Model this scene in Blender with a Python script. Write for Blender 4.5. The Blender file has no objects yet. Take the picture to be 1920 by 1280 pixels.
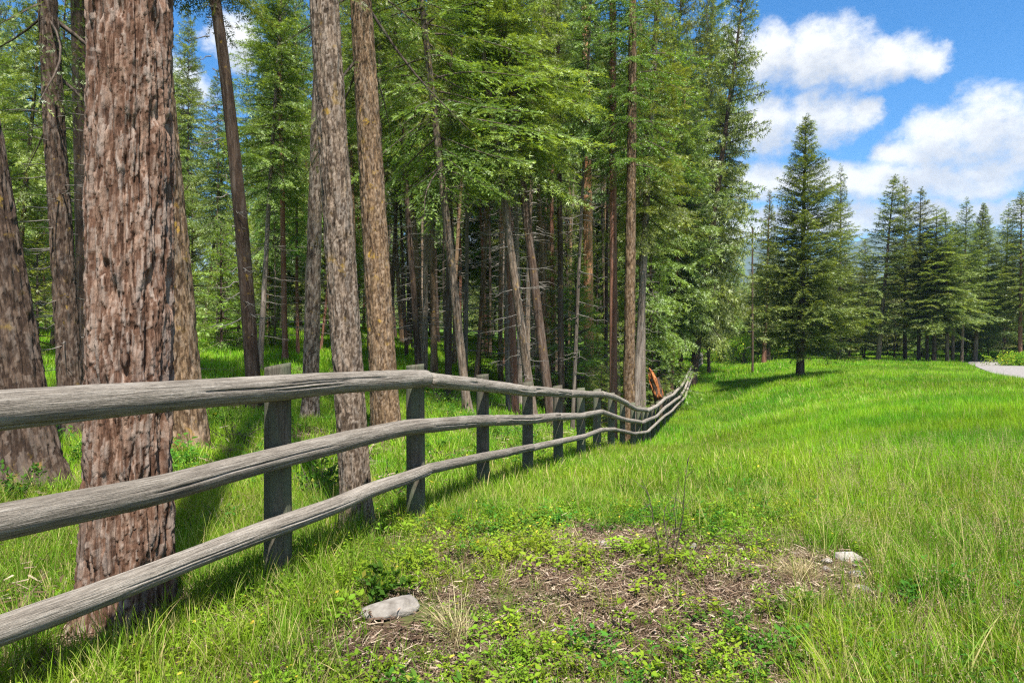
import bpy, math, random
import numpy as np
from mathutils import Vector, Matrix, Euler

# ------------------------------------------------------------------ camera, world, sun, exposure
scene = bpy.context.scene
COL = scene.collection
F_PX, CX, HOR, EYE = 1280.0, 960.0, 655.0, 1.45      # focal length / centre / horizon in photo pixels, eye height
cam_d = bpy.data.cameras.new('camera'); cam_d.lens = 24; cam_d.sensor_width = 36
cam_d.shift_y = 15 / 1920; cam_d.clip_start = 0.05; cam_d.clip_end = 6000
cam = bpy.data.objects.new('camera', cam_d); COL.objects.link(cam)
cam.location = (0, 0, EYE); cam.rotation_euler = (math.radians(90), 0, 0)
scene.camera = cam

SUN_EL, SUN_AZ = math.radians(62), math.radians(163)   # azimuth clockwise from +Y (view direction): behind, a little to the right
to_sun = Vector((math.sin(SUN_AZ) * math.cos(SUN_EL), math.cos(SUN_AZ) * math.cos(SUN_EL), math.sin(SUN_EL)))
sd = bpy.data.lights.new('sun', 'SUN'); sd.energy = 4.8; sd.angle = math.radians(0.9); sd.color = (1.0, 0.955, 0.88)
so = bpy.data.objects.new('sun', sd); COL.objects.link(so); so.location = (-20, -40, 60)
so.rotation_euler = (-to_sun).to_track_quat('-Z', 'Y').to_euler()

scene.view_settings.view_transform = 'Standard'; scene.view_settings.look = 'None'
scene.view_settings.gamma = 1; scene.view_settings.use_curve_mapping = False
scene.view_settings.exposure = 1.28
cy = scene.cycles
cy.max_bounces = 6; cy.diffuse_bounces = 4; cy.glossy_bounces = 2; cy.transmission_bounces = 4
cy.volume_bounces = 0; cy.transparent_max_bounces = 4; cy.use_denoising = False
cy.caustics_reflective = False; cy.caustics_refractive = False
cy.sample_clamp_indirect = 6
scene.render.use_persistent_data = False; cy.pixel_filter_type = 'BLACKMAN_HARRIS'; cy.filter_width = 1.25

world = bpy.data.worlds.new('World'); scene.world = world; world.use_nodes = True


class NT:
    """small helper to write node trees as expressions"""
    def __init__(self, tree):
        self.t = tree; self.n = tree.nodes; self.l = tree.links
    def node(self, typ, **kw):
        nd = self.n.new(typ)
        for k, v in kw.items(): setattr(nd, k, v)
        return nd
    def put(self, sock, v):
        if v is None: return
        if hasattr(v, 'is_output'): self.l.new(v, sock)
        else: sock.default_value = v
    def m(self, op, a, b=None, c=None, clamp=False):
        nd = self.node('ShaderNodeMath', operation=op, use_clamp=clamp)
        for i, v in enumerate((a, b, c)): self.put(nd.inputs[i], v)
        return nd.outputs[0]
    def vm(self, op, a, b=None, s=None):
        nd = self.node('ShaderNodeVectorMath', operation=op)
        self.put(nd.inputs[0], a); self.put(nd.inputs[1], b)
        if s is not None: self.put(nd.inputs['Scale'], s)
        return nd.outputs['Value' if op in ('LENGTH', 'DOT_PRODUCT', 'DISTANCE') else 'Vector']
    def noise(self, vec, scale, detail=3, rough=0.55, dist=0.0):
        nd = self.node('ShaderNodeTexNoise')
        self.put(nd.inputs['Vector'], vec); nd.inputs['Scale'].default_value = scale
        nd.inputs['Detail'].default_value = detail; nd.inputs['Roughness'].default_value = rough
        nd.inputs['Distortion'].default_value = dist
        return nd.outputs[0]
    def ss(self, v, a, b, lo=0.0, hi=1.0):
        nd = self.node('ShaderNodeMapRange', interpolation_type='SMOOTHSTEP')
        self.put(nd.inputs[0], v)
        for i, x in enumerate((a, b, lo, hi)): nd.inputs[1 + i].default_value = x
        return nd.outputs[0]
    def mix(self, f, a, b):
        nd = self.node('ShaderNodeMix', data_type='RGBA')
        self.put(nd.inputs[0], f); self.put(nd.inputs[6], a); self.put(nd.inputs[7], b)
        return nd.outputs[2]
    def ramp(self, f, stops):
        nd = self.node('ShaderNodeValToRGB'); e = nd.color_ramp.elements
        while len(e) < len(stops): e.new(0.5)
        for i, (p, c) in enumerate(stops):
            e[i].position = p; e[i].color = (*c, 1)
        self.put(nd.inputs[0], f)
        return nd.outputs[0]
    def comb(self, x, y, z):
        nd = self.node('ShaderNodeCombineXYZ')
        for i, v in enumerate((x, y, z)): self.put(nd.inputs[i], v)
        return nd.outputs[0]
    def sep(self, v):
        nd = self.node('ShaderNodeSeparateXYZ'); self.put(nd.inputs[0], v)
        return nd.outputs


# cumulus puffs: photo pixel centre and radii (turned into azimuth / elevation), flat base pixel
def az_el(px, py):
    u, v = (px - CX) / F_PX, (HOR - py) / F_PX
    return math.atan(u), math.atan2(v, math.hypot(1, u))
PUFFS = [(1372, 95, 34, 48), (1440, 100, 62, 55), (1545, 100, 112, 60), (1655, 112, 96, 42), (1745, 116, 50, 26),
         (1430, 235, 80, 68), (1545, 222, 84, 56), (1625, 215, 42, 30),
         (1845, 240, 112, 68), (1745, 262, 96, 46), (1960, 262, 110, 66), (1690, 285, 66, 30),
         (1450, 340, 130, 34), (1560, 335, 110, 32), (1690, 338, 170, 42), (1820, 340, 130, 40), (1880, 398, 150, 28), (1400, 425, 120, 36), (1560, 415, 150, 30), (1740, 400, 130, 24),
         (150, 455, 240, 60), (560, 480, 240, 62), (950, 480, 220, 60), (1230, 455, 150, 42), (440, 75, 60, 50), (300, 160, 120, 50), (650, 260, 160, 60), (950, 120, 90, 70), (820, 330, 150, 60), (1180, 200, 120, 80)]


def build_world():
    g = bpy.data.node_groups.new('cloud_field', 'ShaderNodeTree')
    g.interface.new_socket('dir', in_out='INPUT', socket_type='NodeSocketVector')
    g.interface.new_socket('density', in_out='OUTPUT', socket_type='NodeSocketFloat')
    q = NT(g); gi = q.node('NodeGroupInput'); go = q.node('NodeGroupOutput')
    d = gi.outputs[0]; x, y, z = q.sep(d)
    az = q.m('ARCTAN2', x, y)
    el = q.m('ARCTAN2', z, q.m('SQRT', q.m('ADD', q.m('MULTIPLY', x, x), q.m('MULTIPLY', y, y))))
    w1 = q.m('SUBTRACT', q.noise(d, 16, 5, 0.62), 0.5); w2 = q.m('SUBTRACT', q.noise(q.vm('ADD', d, (5.3, 1.7, 9.1)), 16, 5, 0.62), 0.5)
    az2 = q.m('MULTIPLY_ADD', w1, 0.055, az); el2 = q.m('MULTIPLY_ADD', w2, 0.045, el)
    total = None
    for (px, py, rx, ry) in PUFFS:
        a, e = az_el(px, py); ra, re = rx / F_PX * math.cos(a) ** 2 * 1.04, ry / F_PX * 1.04
        dx = q.m('MULTIPLY', q.m('SUBTRACT', az2, a), 1 / ra)
        dy = q.m('MULTIPLY', q.m('SUBTRACT', el2, e), 1 / re)
        r2 = q.m('ADD', q.m('MULTIPLY', dx, dx), q.m('MULTIPLY', dy, dy))
        v = q.m('SUBTRACT', 1.0, r2)
        total = v if total is None else q.m('SMOOTH_MAX', total, v, 0.35)
    # everywhere else the same kind of scattered cumulus
    st = q.vm('MULTIPLY', d, (1, 1, 2.2))
    gen = q.m('MULTIPLY_ADD', q.noise(st, 3.2, 3, 0.5), 5.2, -2.35)
    out = q.m('ADD', q.ss(q.m('ABSOLUTE', q.m('SUBTRACT', az, 0.03)), 0.66, 0.8), q.ss(el, 0.50, 0.62), clamp=True)
    total = q.m('ADD', q.m('MULTIPLY', out, q.m('MAXIMUM', gen, -1.0)), q.m('MULTIPLY', q.m('SUBTRACT', 1.0, out), q.m('MAXIMUM', total, -1.5)))
    f = q.m('SUBTRACT', q.noise(q.vm('MULTIPLY', d, (1, 1, 1.3)), 34, 7, 0.66), 0.5)
    total = q.m('MULTIPLY_ADD', f, 1.5, total)
    q.l.new(total, go.inputs[0])

    w = NT(world.node_tree); w.n.clear()
    out = w.node('ShaderNodeOutputWorld'); bg = w.node('ShaderNodeBackground')
    bg.inputs['Strength'].default_value = 0.10
    sky = w.node('ShaderNodeTexSky', sky_type='NISHITA')
    sky.sun_disc = False; sky.sun_elevation = SUN_EL; sky.sun_rotation = SUN_AZ
    sky.altitude = 900; sky.air_density = 1.0; sky.dust_density = 0.7; sky.ozone_density = 2.4
    tc = w.node('ShaderNodeTexCoord').outputs['Generated']
    d = w.vm('NORMALIZE', tc)
    def field(v):
        nd = w.node('ShaderNodeGroup'); nd.node_tree = g; w.put(nd.inputs[0], v)
        return nd.outputs[0]
    dens = field(d)
    up = field(w.vm('NORMALIZE', w.vm('ADD', d, (-0.012, -0.005, 0.034))))
    # dense towards the sun above it -> greyer; thin above it -> bright rim
    shade = w.ss(w.m('SUBTRACT', up, w.m('MULTIPLY', dens, 0.45)), -0.45, 0.75)
    ccol = w.mix(shade, (4.7, 4.66, 4.6, 1), (3.0, 3.12, 3.3, 1))
    cover = w.m('MULTIPLY', w.ss(dens, -0.10, 0.95), w.ss(w.sep(d)[2], 0.0, 0.05, 0.6, 1.0))
    hsv = w.node('ShaderNodeHueSaturation'); hsv.inputs['Saturation'].default_value = 1.40; hsv.inputs['Value'].default_value = 0.88
    w.put(hsv.inputs['Color'], sky.outputs[0])
    w.put(bg.inputs['Color'], w.mix(cover, hsv.outputs[0], ccol))
    w.l.new(bg.outputs[0], out.inputs[0])
build_world()

# ------------------------------------------------------------------ helpers
R = np.random.default_rng(7)
rnd = random.Random(11)


def _h(ix, iy, iz, s=0):
    n = (ix.astype(np.int64) * 374761393 + iy.astype(np.int64) * 668265263 + iz.astype(np.int64) * 2147483647 + s * 974634777) & 0xffffffff
    n = ((n ^ (n >> 13)) * 1274126177) & 0xffffffff
    n = ((n ^ (n >> 16)) * 2246822519) & 0xffffffff
    return ((n ^ (n >> 15)) & 0xffffff) / float(0xffffff)


def vnoise(x, y, z=None, s=0):
    x = np.asarray(x, float); y = np.asarray(y, float)
    z = np.zeros_like(x) if z is None else np.asarray(z, float)
    ix, iy, iz = np.floor(x), np.floor(y), np.floor(z)
    fx, fy, fz = x - ix, y - iy, z - iz
    fx, fy, fz = [f * f * (3 - 2 * f) for f in (fx, fy, fz)]
    o = 0
    for a in (0, 1):
        for b in (0, 1):
            for c in (0, 1):
                o = o + _h(ix + a, iy + b, iz + c, s) * (fx if a else 1 - fx) * (fy if b else 1 - fy) * (fz if c else 1 - fz)
    return o


def fbm(x, y, z=None, s=0, octv=4):
    o, a, t = 0, 1.0, 0
    for k in range(octv):
        o = o + a * vnoise(x * 2 ** k, y * 2 ** k, None if z is None else z * 2 ** k, s + k); t += a; a *= .5
    return o / t


def worley(u, v, period, s=0, jit=.85):
    iu, iv = np.floor(u), np.floor(v)
    f1 = np.full(u.shape, 9.); f2 = np.full(u.shape, 9.); idh = np.zeros(u.shape); dvv = np.zeros(u.shape)
    for a in (-1, 0, 1):
        for b in (-1, 0, 1):
            cu, cv = iu + a, iv + b; wu = np.mod(cu, period)
            px = cu + .5 + jit * (_h(wu, cv, wu * 0, s) - .5); py = cv + .5 + jit * (_h(wu, cv, wu * 0 + 7, s) - .5)
            dd = np.hypot(u - px, v - py); hid = _h(wu, cv, wu * 0 + 13, s)
            near = dd < f1
            f2 = np.where(near, f1, np.minimum(f2, dd)); idh = np.where(near, hid, idh); dvv = np.where(near, v - py, dvv); f1 = np.where(near, dd, f1)
    return f1, f2, idh, dvv


def sstep(x, a, b):
    t = np.clip((x - a) / (b - a), 0, 1); return t * t * (3 - 2 * t)


def mesh_from(name, verts, faces, mats, attr=None, uv=None, midx=None, smooth=False):
    """faces: list of (n,k) int arrays (k = 3 or 4); attr: (nverts,4) stored as 'col'"""
    me = bpy.data.meshes.new(name)
    verts = np.asarray(verts, np.float32)
    if not isinstance(faces, (list, tuple)): faces = [faces]
    faces = [np.asarray(f, np.int32) for f in faces if len(f)]
    me.vertices.add(len(verts)); me.vertices.foreach_set('co', verts.ravel())
    li = np.concatenate([f.ravel() for f in faces]); tot = np.concatenate([np.full(len(f), f.shape[1], np.int32) for f in faces])
    me.loops.add(len(li)); me.loops.foreach_set('vertex_index', li)
    st = np.concatenate(([0], np.cumsum(tot)[:-1])).astype(np.int32)
    me.polygons.add(len(tot)); me.polygons.foreach_set('loop_start', st)
    if midx is not None: me.polygons.foreach_set('material_index', np.asarray(midx, np.int32))
    if smooth: me.polygons.foreach_set('use_smooth', np.ones(len(tot), bool))
    if attr is not None:
        a = me.attributes.new('col', 'FLOAT_COLOR', 'POINT'); a.data.foreach_set('color', np.asarray(attr, np.float32).ravel())
    if uv is not None:
        u = me.uv_layers.new(name='UVMap'); u.data.foreach_set('uv', np.asarray(uv, np.float32)[li].ravel())
    for m in (mats if isinstance(mats, (list, tuple)) else [mats]): me.materials.append(m)
    me.update(calc_edges=True)
    return me


def obj(name, me, parent=None, loc=None):
    o = bpy.data.objects.new(name, me); COL.objects.link(o)
    if parent is not None: o.parent = parent
    if loc is not None: o.location = loc
    return o


def empty(name, loc, label, cat, group=None, rot=None):
    o = obj(name, None, None, loc); o.empty_display_size = .2
    o['label'] = label; o['category'] = cat
    if group: o['group'] = group
    if rot is not None: o.rotation_euler = rot
    return o


def tag(o, label=None, cat=None, group=None, kind=None):
    for k, v in (('label', label), ('category', cat), ('group', group), ('kind', kind)):
        if v: o[k] = v
    return o


def tube(path, rad, nu, cap=True, ring=None):
    """swept tube; path (n,3), rad (n,), ring optional (n,nu) radius factors. returns verts, [quads, caps tris], uv"""
    path = np.asarray(path, float); n = len(path)
    t = np.gradient(path, axis=0); t /= np.linalg.norm(t, axis=1)[:, None] + 1e-9
    ref = np.array([0, 0, 1.]) if abs(t[:, 2]).mean() < .7 else np.array([1., 0, 0])
    a = np.cross(np.tile(ref, (n, 1)), t); a /= np.linalg.norm(a, axis=1)[:, None] + 1e-9
    b = np.cross(t, a)
    th = np.linspace(0, 2 * np.pi, nu, endpoint=False)
    rr = np.asarray(rad)[:, None] * (np.ones((n, nu)) if ring is None else ring)
    v = path[:, None] + rr[..., None] * (np.cos(th)[None, :, None] * a[:, None] + np.sin(th)[None, :, None] * b[:, None])
    i = np.arange(n - 1)[:, None] * nu; j = np.arange(nu)[None]; j2 = (j + 1) % nu
    q = np.stack([i + j, i + j2, i + nu + j2, i + nu + j], -1).reshape(-1, 4)
    s = np.concatenate(([0], np.cumsum(np.linalg.norm(np.diff(path, axis=0), axis=1))))
    uv = np.stack([np.repeat(s, nu), np.tile(th / (2 * np.pi), n)], 1)
    v = v.reshape(-1, 3); f = [q]
    if cap:
        c0, c1 = len(v), len(v) + 1
        v = np.vstack([v, path[0], path[-1]]); uv = np.vstack([uv, [0, .5], [s[-1], .5]])
        jj = np.arange(nu); j2 = (jj + 1) % nu
        f.append(np.vstack([np.stack([j2, jj, np.full(nu, c0)], 1), np.stack([(n - 1) * nu + jj, (n - 1) * nu + j2, np.full(nu, c1)], 1)]))
    return v, f, uv


class Acc:
    """collects geometry pieces into one mesh"""
    def __init__(self): self.v = []; self.f = {3: [], 4: []}; self.m = {3: [], 4: []}; self.a = []; self.n = 0
    def add(self, v, faces, col=(0, 0, 0, 1), mat=0):
        v = np.asarray(v, float); self.v.append(v)
        c = np.asarray(col, float); self.a.append(np.tile(c, (len(v), 1)) if c.ndim == 1 else c)
        for f in (faces if isinstance(faces, (list, tuple)) else [faces]):
            f = np.asarray(f)
            if len(f): self.f[f.shape[1]].append(f + self.n); self.m[f.shape[1]].append(np.full(len(f), mat))
        self.n += len(v)
    def mesh(self, name, mats, smooth=False):
        fs = [np.vstack(self.f[k]) for k in (3, 4) if self.f[k]]; ms = np.concatenate([np.concatenate(self.m[k]) for k in (3, 4) if self.f[k]])
        return mesh_from(name, np.vstack(self.v), fs, mats, np.vstack(self.a), None, ms, smooth)


# ------------------------------------------------------------------ materials
def new_mat(name):
    m = bpy.data.materials.new(name); m.use_nodes = True
    q = NT(m.node_tree); q.n.clear()
    return m, q, q.node('ShaderNodeOutputMaterial')


def principled(q, out, color, rough=.85, normal=None, spec=.3):
    p = q.node('ShaderNodeBsdfPrincipled')
    q.put(p.inputs['Base Color'], color); q.put(p.inputs['Roughness'], rough)
    p.inputs['Specular IOR Level'].default_value = spec
    if normal is not None: q.l.new(normal, p.inputs['Normal'])
    q.l.new(p.outputs[0], out.inputs['Surface'])


def bump(q, h, strength=.5, dist=.02):
    b = q.node('ShaderNodeBump'); b.inputs['Strength'].default_value = strength; b.inputs['Distance'].default_value = dist
    q.put(b.inputs['Height'], h)
    return b.outputs[0]


def col_attr(q):
    a = q.node('ShaderNodeAttribute', attribute_name='col')
    s = q.node('ShaderNodeSeparateColor'); q.l.new(a.outputs['Color'], s.inputs[0])
    return s.outputs


def foliage_mat(name, dark, mid, tip, trans=.3, patch=(.7, 1.25)):
    """col.r = new growth, col.g = random per branch, col.b = random per leaf"""
    m, q, out = new_mat(name)
    c = col_attr(q); oi = q.node('ShaderNodeObjectInfo')
    base = q.mix(c[1], (*dark, 1), (*mid, 1))
    base = q.mix(c[0], base, (*tip, 1))
    hsv = q.node('ShaderNodeHueSaturation'); q.put(hsv.inputs['Color'], base)
    q.put(hsv.inputs['Hue'], q.m('MULTIPLY_ADD', oi.outputs['Random'], .045, .477))
    q.put(hsv.inputs['Value'], q.m('MULTIPLY_ADD', c[2], .6, q.m('MULTIPLY_ADD', oi.outputs['Random'], .3, .58)))
    d = q.node('ShaderNodeBsdfDiffuse'); t = q.node('ShaderNodeBsdfTranslucent'); g = q.node('ShaderNodeBsdfGlossy')
    q.l.new(hsv.outputs[0], d.inputs[0])
    tm = q.node('ShaderNodeMix', data_type='RGBA', blend_type='MULTIPLY'); tm.inputs[0].default_value = 1
    q.l.new(hsv.outputs[0], tm.inputs[6]); tm.inputs[7].default_value = (1.25, 1.15, .5, 1)
    q.l.new(tm.outputs[2], t.inputs[0])
    g.inputs['Roughness'].default_value = .45; g.inputs[0].default_value = (.9, .95, .9, 1)
    mx = q.node('ShaderNodeMixShader'); mx.inputs[0].default_value = trans
    q.l.new(d.outputs[0], mx.inputs[1]); q.l.new(t.outputs[0], mx.inputs[2])
    m2 = q.node('ShaderNodeMixShader'); m2.inputs[0].default_value = .035
    q.l.new(mx.outputs[0], m2.inputs[1]); q.l.new(g.outputs[0], m2.inputs[2])
    q.l.new(m2.outputs[0], out.inputs['Surface'])
    return m


def grass_mat(name, a, b, dry, drymix=.12, trans=.4):
    """a/b: two greens mixed over the ground by patches, dry: straw for some blades. col.r = height on blade, col.g = random blade"""
    m, q, out = new_mat(name)
    c = col_attr(q); pos = q.node('ShaderNodeNewGeometry').outputs['Position']; oi = q.node('ShaderNodeObjectInfo')
    n1 = q.noise(pos, .35, 3); n2 = q.noise(pos, 2.3, 2); n0 = q.noise(pos, .13, 3)
    f = q.ss(q.m('ADD', q.m('MULTIPLY', n1, .65), q.m('MULTIPLY', n2, .35)), .38, .62)
    base = q.mix(f, (*a, 1), (*b, 1))
    base = q.mix(q.ss(c[1], 1 - drymix * 1.6, 1.0), base, (*dry, 1))
    hsv = q.node('ShaderNodeHueSaturation'); q.put(hsv.inputs['Color'], base)
    q.put(hsv.inputs['Value'], q.m('MULTIPLY', q.ss(n0, .3, .7, .8, 1.18), q.m('MULTIPLY_ADD', oi.outputs['Random'], .45, q.m('MULTIPLY_ADD', c[1], .4, .6))))
    q.put(hsv.inputs['Hue'], q.m('MULTIPLY_ADD', oi.outputs['Random'], .03, .485))
    d = q.node('ShaderNodeBsdfDiffuse'); t = q.node('ShaderNodeBsdfTranslucent')
    q.l.new(hsv.outputs[0], d.inputs[0])
    tm = q.node('ShaderNodeMix', data_type='RGBA', blend_type='MULTIPLY'); tm.inputs[0].default_value = 1
    q.l.new(hsv.outputs[0], tm.inputs[6]); tm.inputs[7].default_value = (1.2, 1.15, .6, 1)
    q.l.new(tm.outputs[2], t.inputs[0])
    mx = q.node('ShaderNodeMixShader'); mx.inputs[0].default_value = trans
    q.l.new(d.outputs[0], mx.inputs[1]); q.l.new(t.outputs[0], mx.inputs[2])
    q.l.new(mx.outputs[0], out.inputs['Surface'])
    return m


def bark_mat(name, c0, c1, c2, lichen=None, scale=1.0, grey=.35):
    """plates of three bark colours; col.r = random per plate, col.g = random per flake"""
    m, q, out = new_mat(name)
    tc = q.node('ShaderNodeTexCoord').outputs['Object']; c = col_attr(q); oi = q.node('ShaderNodeObjectInfo')
    st = q.vm('MULTIPLY', tc, (1, 1, .28)); st2 = q.vm('MULTIPLY', tc, (1, 1, .12))
    n1 = q.noise(q.vm('MULTIPLY', tc, (1, 1, .14)), 42 * scale, 6, .7, .6); n2 = q.noise(tc, 3.0, 3)
    f = q.m('ADD', q.m('MULTIPLY_ADD', c[1], .20, q.m('MULTIPLY', c[0], .12)), q.m('ADD', q.m('MULTIPLY', n1, .78), q.m('MULTIPLY', n2, .15)))
    base = q.ramp(f, [(.42, c0), (.58, c1), (.78, c2)])
    g = q.ss(q.m('MULTIPLY_ADD', c[1], .35, q.noise(st2, 20, 4)), .62, .92)
    base = q.mix(q.m('MULTIPLY', g, grey), base, (.33, .30, .27, 1))
    if lichen:
        l = q.m('MULTIPLY', q.ss(q.noise(tc, 7, 4, .6), .58, .70), q.ss(q.noise(tc, 1.1, 2), .45, .6))
        base = q.mix(q.m('MULTIPLY', l, .8), base, (*lichen, 1))
    hsv = q.node('ShaderNodeHueSaturation'); q.put(hsv.inputs['Color'], base)
    q.put(hsv.inputs['Value'], q.m('MULTIPLY_ADD', oi.outputs['Random'], .35, .82))
    h = q.m('ADD', q.noise(st, 60 * scale, 5, .7), q.m('MULTIPLY', q.noise(st2, 22 * scale, 4, .6), 1.4))
    principled(q, out, hsv.outputs[0], .92, bump(q, h, .9, .012), .12)
    return m


def wood_mat(name, c0, c1, c2, tint=None):
    """weathered wood, UV u = metres along the grain, v = turn around the log"""
    m, q, out = new_mat(name)
    uv = q.node('ShaderNodeUVMap', uv_map='UVMap').outputs[0]; oi = q.node('ShaderNodeObjectInfo')
    off = q.comb(q.m('MULTIPLY', oi.outputs['Random'], 37.0), 0, q.m('MULTIPLY', oi.outputs['Random'], 11.0))
    g = q.noise(q.vm('ADD', q.vm('MULTIPLY', uv, (2.2, 26, 1)), off), 1.6, 6, .65, .25)
    g2 = q.noise(q.vm('ADD', q.vm('MULTIPLY', uv, (9, 150, 1)), off), 1.0, 4, .6)
    big = q.noise(q.vm('ADD', q.vm('MULTIPLY', uv, (1.3, 3, 1)), off), 1.7, 3)
    f = q.m('ADD', q.m('MULTIPLY', g, .55), q.m('ADD', q.m('MULTIPLY', g2, .3), q.m('MULTIPLY', big, .25)))
    base = q.ramp(f, [(.36, c0), (.54, c1), (.74, c2)])
    st = q.ss(q.noise(q.vm('ADD', q.vm('MULTIPLY', uv, (3, 9, 1)), off), 2.1, 5, .7), .60, .72)
    base = q.mix(q.m('MULTIPLY', st, .55), base, (.055, .047, .042, 1))
    tn = q.noise(q.vm('ADD', q.vm('MULTIPLY', uv, (2, 3, 1)), off), 1.1, 3)
    if tint: base = q.mix(q.ss(tn, .38, .62), base, (*tint, 1))
    hsv = q.node('ShaderNodeHueSaturation'); q.put(hsv.inputs['Color'], base)
    q.put(hsv.inputs['Value'], q.m('MULTIPLY_ADD', oi.outputs['Random'], .25, .88))
    hgt = q.m('ADD', g, q.m('MULTIPLY', g2, .6))
    principled(q, out, hsv.outputs[0], .88, bump(q, hgt, 1.0, .018), .15)
    return m


def speckle_mat(name, stops, scale=6, rough=.9, bstr=.5, bdist=.02, coord='Object'):
    m, q, out = new_mat(name)
    tc = q.node('ShaderNodeTexCoord').outputs[coord]; oi = q.node('ShaderNodeObjectInfo')
    v = q.vm('ADD', tc, q.comb(q.m('MULTIPLY', oi.outputs['Random'], 9.0), 0, 0))
    n = q.noise(v, scale, 6, .62)
    hsv = q.node('ShaderNodeHueSaturation'); q.put(hsv.inputs['Color'], q.ramp(n, stops))
    q.put(hsv.inputs['Value'], q.m('MULTIPLY_ADD', oi.outputs['Random'], .4, .8))
    principled(q, out, hsv.outputs[0], rough, bump(q, q.noise(v, scale * 3, 5, .65), bstr, bdist), .2)
    return m


M = {}
M['needle_fir'] = foliage_mat('needle_fir', (.070, .108, .022), (.165, .225, .042), (.370, .450, .085), .38)
M['needle_bright'] = foliage_mat('needle_bright', (.088, .142, .024), (.205, .290, .046), (.440, .550, .095), .42)
M['needle_spruce'] = foliage_mat('needle_spruce', (.060, .092, .022), (.150, .200, .042), (.400, .440, .095), .32)
M['needle_larch'] = foliage_mat('needle_larch', (.080, .180, .024), (.150, .290, .038), (.260, .430, .060), .42)
M['needle_pine'] = foliage_mat('needle_pine', (.080, .130, .045), (.140, .200, .068), (.250, .310, .105), .28)
M['twig'] = speckle_mat('twig', [(.3, (.045, .032, .024)), (.7, (.13, .10, .08))], 12)
M['dead_twig'] = speckle_mat('dead_twig', [(.3, (.10, .085, .07)), (.7, (.26, .235, .21))], 12)
M['bark_big'] = bark_mat('bark_big', (.034, .018, .012), (.120, .064, .041), (.28, .185, .135), None, 1.0, .40)
M['bark_grey'] = bark_mat('bark_grey', (.022, .015, .010), (.098, .069, .048), (.30, .225, .165), (.34, .21, .03), 1.1, .3)
M['bark_dark'] = bark_mat('bark_dark', (.020, .013, .010), (.048, .031, .022), (.12, .080, .056), (.28, .18, .03), 1.1, .15)
M['bark_yellow'] = bark_mat('bark_yellow', (.024, .014, .008), (.100, .062, .035), (.27, .175, .10), (.38, .23, .03), 1.1, .2)
M['bark_red'] = bark_mat('bark_red', (.075, .034, .022), (.180, .080, .050), (.29, .150, .100), None, 1.2, .2)
M['bark_orange'] = bark_mat('bark_orange', (.14, .060, .030), (.38, .175, .085), (.55, .300, .165), None, 1.0, .2)
M['bark_pale'] = bark_mat('bark_pale', (.052, .040, .031), (.130, .100, .079), (.26, .21, .17), None, 1.2, .3)
M['wood_rail'] = wood_mat('wood_rail', (.052, .042, .034), (.225, .196, .163), (.43, .39, .34))
M['wood_post'] = wood_mat('wood_post', (.034, .028, .021), (.115, .098, .074), (.25, .22, .175), (.115, .125, .080))
M['torn_wood'] = speckle_mat('torn_wood', [(.3, (.13, .04, .014)), (.55, (.33, .11, .03)), (.75, (.50, .27, .12))], 9, .8)
M['stone'] = speckle_mat('stone', [(.28, (.10, .085, .07)), (.5, (.26, .235, .205)), (.75, (.42, .385, .34))], 9, .85, .7, .015)
M['grass_meadow'] = grass_mat('grass_meadow', (.120, .310, .017), (.260, .430, .024), (.42, .36, .16), .10)
M['grass_near'] = grass_mat('grass_near', (.118, .255, .017), (.240, .365, .024), (.45, .36, .17), .20)
M['grass_forest'] = grass_mat('grass_forest', (.150, .330, .020), (.270, .440, .028), (.40, .34, .15), .10)
M['grass_straw'] = grass_mat('grass_straw', (.34, .29, .14), (.40, .33, .17), (.50, .42, .25), .4, .2)
M['seed_head'] = grass_mat('seed_head', (.30, .22, .13), (.24, .22, .10), (.36, .26, .19), .4, .25)
M['forb'] = grass_mat('forb', (.140, .262, .023), (.250, .335, .029), (.50, .38, .05), .08)
M['forb_dark'] = grass_mat('forb_dark', (.050, .150, .022), (.095, .215, .028), (.30, .30, .05), .05)
M['litter'] = grass_mat('litter', (.085, .055, .036), (.150, .100, .066), (.34, .27, .20), .30, .05)

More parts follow.
